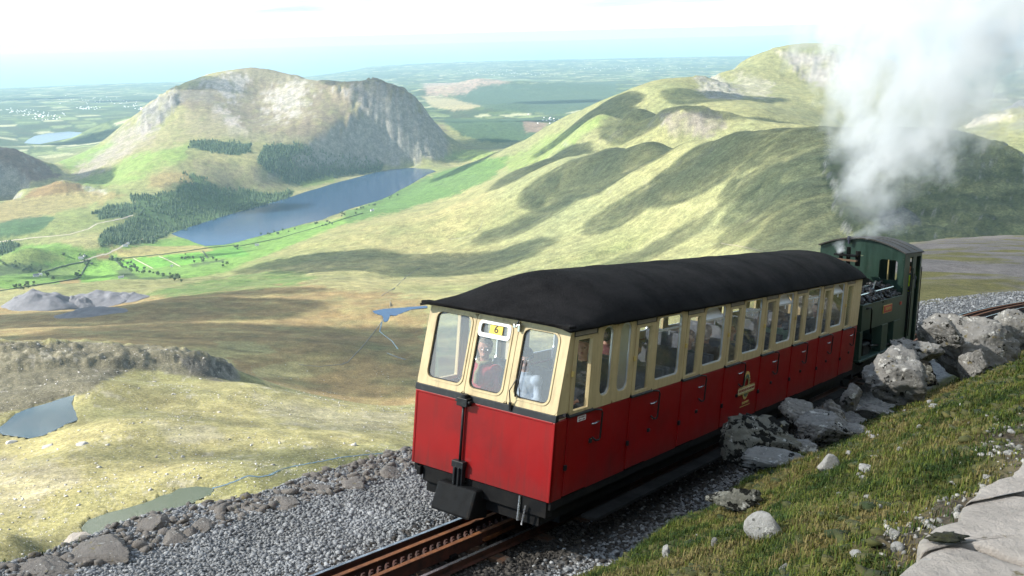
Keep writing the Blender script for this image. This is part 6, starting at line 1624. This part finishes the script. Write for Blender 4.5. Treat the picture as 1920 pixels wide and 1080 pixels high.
for ci_, (u0, v0, u1, v1, n) in enumerate(((205, 484, 262, 505, 26), (232, 503, 340, 524, 34), (345, 484, 420, 494, 22), (0, 492, 85, 512, 26), (45, 507, 90, 516, 8), (120, 478, 175, 486, 5), (480, 445, 620, 418, 16), (640, 405, 760, 362, 18), (140, 524, 20, 543, 10), (165, 490, 145, 522, 9), (420, 470, 470, 462, 4))):
    for _ in range(n): t = rng.uniform(); tl.append((u0 + (u1 - u0) * t + rng.normal(0, 5), v0 + (v1 - v0) * t + rng.normal(0, 2.6), ci_))
for k, (u, v, c) in enumerate(tl): tree(far_hit(u, v, 2200.), rng.uniform(.8, 1.5), k % 3, TLAB[c], TLAB[c].replace('round tree', 'trees'))
# farms
M_wallw = pmat('white house wall', (.78, .77, .74), .8, scale=.4); M_slate = pmat('slate roof', (.16, .165, .18), .6, scale=.5); M_win = pmat('dark window', (.03, .03, .04), .2)
def house(u, v, yaw, L, Wd, H, label):
    p = far_hit(u, v, 2200.); h = empty('farmhouse', loc=p.tolist()); h.rotation_euler = (0, 0, yaw); tag(h, label, 'house', 'farmhouses in the valley')
    MB().prism([(-Wd / 2, -1), (Wd / 2, -1), (Wd / 2, H), (0, H + Wd * .42), (-Wd / 2, H)], -L / 2, L / 2, axis=0).build('wall', M_wallw, h)
    r_ = MB()
    for s in (1, -1): r_.prism([(s * (Wd / 2 + .4), H - .35), (0, H + Wd * .42 + .05), (0, H + Wd * .42 + .3), (s * (Wd / 2 + .4), H - .1)], -L / 2 - .3, L / 2 + .3, axis=0)
    ro_ = r_.build('roof', M_slate, h); MB().box((L / 2 - 1, -.5, H), (L / 2, .5, H + Wd * .42 + 1.5)).build('chimney', M_wallw, ro_)
    for s in (-1, 1):
        for k in np.arange(-L / 2 + 1.5, L / 2 - 1, 3.2): MB().box((k, s * (Wd / 2 - .05), 1.2), (k + 1.1, s * (Wd / 2 + .06), 2.5)).build('window', M_win, h)
for a in ((152, 486, .3, 16, 8, 5, 'white farmhouse beside the woods, left of the bright green fields'), (158, 481, 1.4, 10, 7, 4, 'small white outbuilding behind the farmhouse by the woods'), (235, 462, .5, 18, 8, 5, 'white house below the conifer wood near the lake head'), (240, 458, .2, 10, 7, 4, 'small white cottage behind the house near the lake head'),
          (68, 519, .6, 14, 8, 5, 'white farmhouse among trees in the lower fields'), (76, 516, .1, 11, 7, 4, 'low white barn right of the lower farmhouse'), (482, 461, .2, 15, 8, 5, 'white farmhouse on the shore below the lake'), (227, 522, .4, 14, 7, 4, 'grey white farm building among trees above the slate heaps'), (322, 500, .3, 8, 6, 3, 'tiny white barn at the corner of the third green field'), (698, 396, .4, 14, 8, 5, 'white house halfway along the lake shore'), (312, 437, .5, 9, 6, 4, 'white boathouse at the lake corner')): house(*a)
vn = 420; vp = []
for u0, v0, su, sv, n in ((85, 217, 22, 4, 50), (160, 203, 10, 1.5, 30), (30, 208, 16, 2, 26), (180, 190, 40, 4, 30), (250, 200, 12, 3, 14), (1040, 226, 25, 4, 22), (940, 136, 60, 3, 60), (1180, 128, 60, 3, 60)):
    for _ in range(n): vp.append(far_hit(u0 + rng.normal(0, su), v0 + rng.normal(0, sv), 5000.))
vp = np.array(vp); hb_ = (np.array([(-1, -1, -.5), (1, -1, -.5), (1, 1, -.5), (-1, 1, -.5), (-1, -1, 1), (1, -1, 1), (1, 1, 1), (-1, 1, 1), (-1, 0, 1.7), (1, 0, 1.7)], float), np.array([(0, 1, 5), (0, 5, 4), (1, 2, 6), (1, 6, 5), (2, 3, 7), (2, 7, 6), (3, 0, 4), (3, 4, 7), (4, 5, 9), (4, 9, 8), (6, 7, 8), (6, 8, 9), (4, 8, 7), (5, 6, 9)]))
nv_ = len(vp); ra = rand_rot(nv_, 0.0)
V, Fc = merge([hb_], np.zeros(nv_, int), vp, ra, np.stack([rng.uniform(4, 9, nv_), rng.uniform(3, 5, nv_), rng.uniform(3, 4.5, nv_)], -1))
tag(link('village_houses', mesh_np('village_houses', V, Fc, M_wallw)), 'white houses of far villages on the plain', 'houses', kind='stuff')
# slate heaps
M_heap = pmat('grey slate waste', (.125, .125, .138), .9, col2=(.09, .09, .10), scale=.06, bmp=.8, bscale=.3, bdist=1.0)
def heap(u, v, w, h, seed, yaw=0):
    p = far_hit(u, v, 1500.); D_ = np.linalg.norm(p); w_, h_ = w * D_ / F, h * D_ / F; n = 44; g_ = np.linspace(-1, 1, n); X, Y = np.meshgrid(g_, g_)
    q = np.hypot(X, Y * 1.0); rd = np.maximum(1 - q, 0); ridge = np.maximum(1 - np.hypot(np.maximum(np.abs(X) - .12, 0), Y), 0)
    wx = p[0] + X * w_ * .6; wy = p[1] + Y * w_ * .62
    z = ground_z(wx, wy) - 2 + h_ * .66 * np.minimum(ridge, .78) ** 1.1 * (1 + .5 * fbm(wx, wy, w_ * .3, 5)) - 4 * (q > .98)
    k = (np.arange(n - 1)[:, None] * n + np.arange(n - 1)[None]).ravel()
    o = link('spoil_heap', mesh_np('spoil_heap', np.stack([wx, wy, z], -1).reshape(-1, 3), np.stack([k, k + 1, k + n + 1, k + n], -1), M_heap)); tag(o, kind='structure')
for a in ((84, 572, 104, 44, 1), (45, 572, 60, 24, 2), (188, 566, 96, 34, 3), (150, 572, 60, 30, 4), (235, 560, 70, 22, 5), (170, 585, 110, 18, 6)): heap(*a)
# stones strewn over the bowl
ns = 15000; sr_ = np.exp(rng.uniform(math.log(400), math.log(1150), ns)); sa_ = np.radians(rng.uniform(-31, -3, ns)); sx_, sy_ = sr_ * np.sin(sa_), sr_ * np.cos(sa_)
kp = rng.uniform(size=ns) < np.clip(fbm(sx_, sy_, 70, 4) * 1.6 + .42, .04, 1); sx_, sy_ = sx_[kp], sy_[kp]
for nm in ('tarn', 'upper_tarn'):
    e, xy = LAKE_XY[nm]; kp = poly_sd(sx_, sy_, xy) > -.5; sx_, sy_ = sx_[kp], sy_[kp]
ns = len(sx_); sp_ = np.stack([sx_, sy_, ground_z(sx_, sy_)], -1); ss = rng.lognormal(-1.1, .6, ns)
V, Fc = merge(SMALL, rng.integers(0, 10, ns), sp_, rand_rot(ns, .5), np.stack([ss * 1.3, ss, ss * .6], -1))
M_boul = stone_mat('pale moor stones', (.22, .21, .195), (.44, .42, .39))
tag(link('moor_stones', mesh_np('moor_stones', V, Fc, M_boul)), 'pale stones strewn over the grassy bowl below the line', 'stones', kind='stuff')
for k, (u, v, w, h, lab) in enumerate([(157, 833, 24, 16, 'biggest pale boulder on the grass right of the upper tarn'), (88, 838, 26, 8, 'flat white boulder below the upper tarn'), (20, 830, 22, 10, 'dark rock on the near shore of the upper tarn'), (185, 877, 10, 7, 'small pale boulder above the lower tarn')]):
    p = far_hit(u, v, 350.); rock('moor_boulder', lab, 200 + k, u, v, w, h, M_pale, dist=float(np.hypot(p[0], p[1])), sub=3, cat='boulder', group='boulders around the upper tarn')
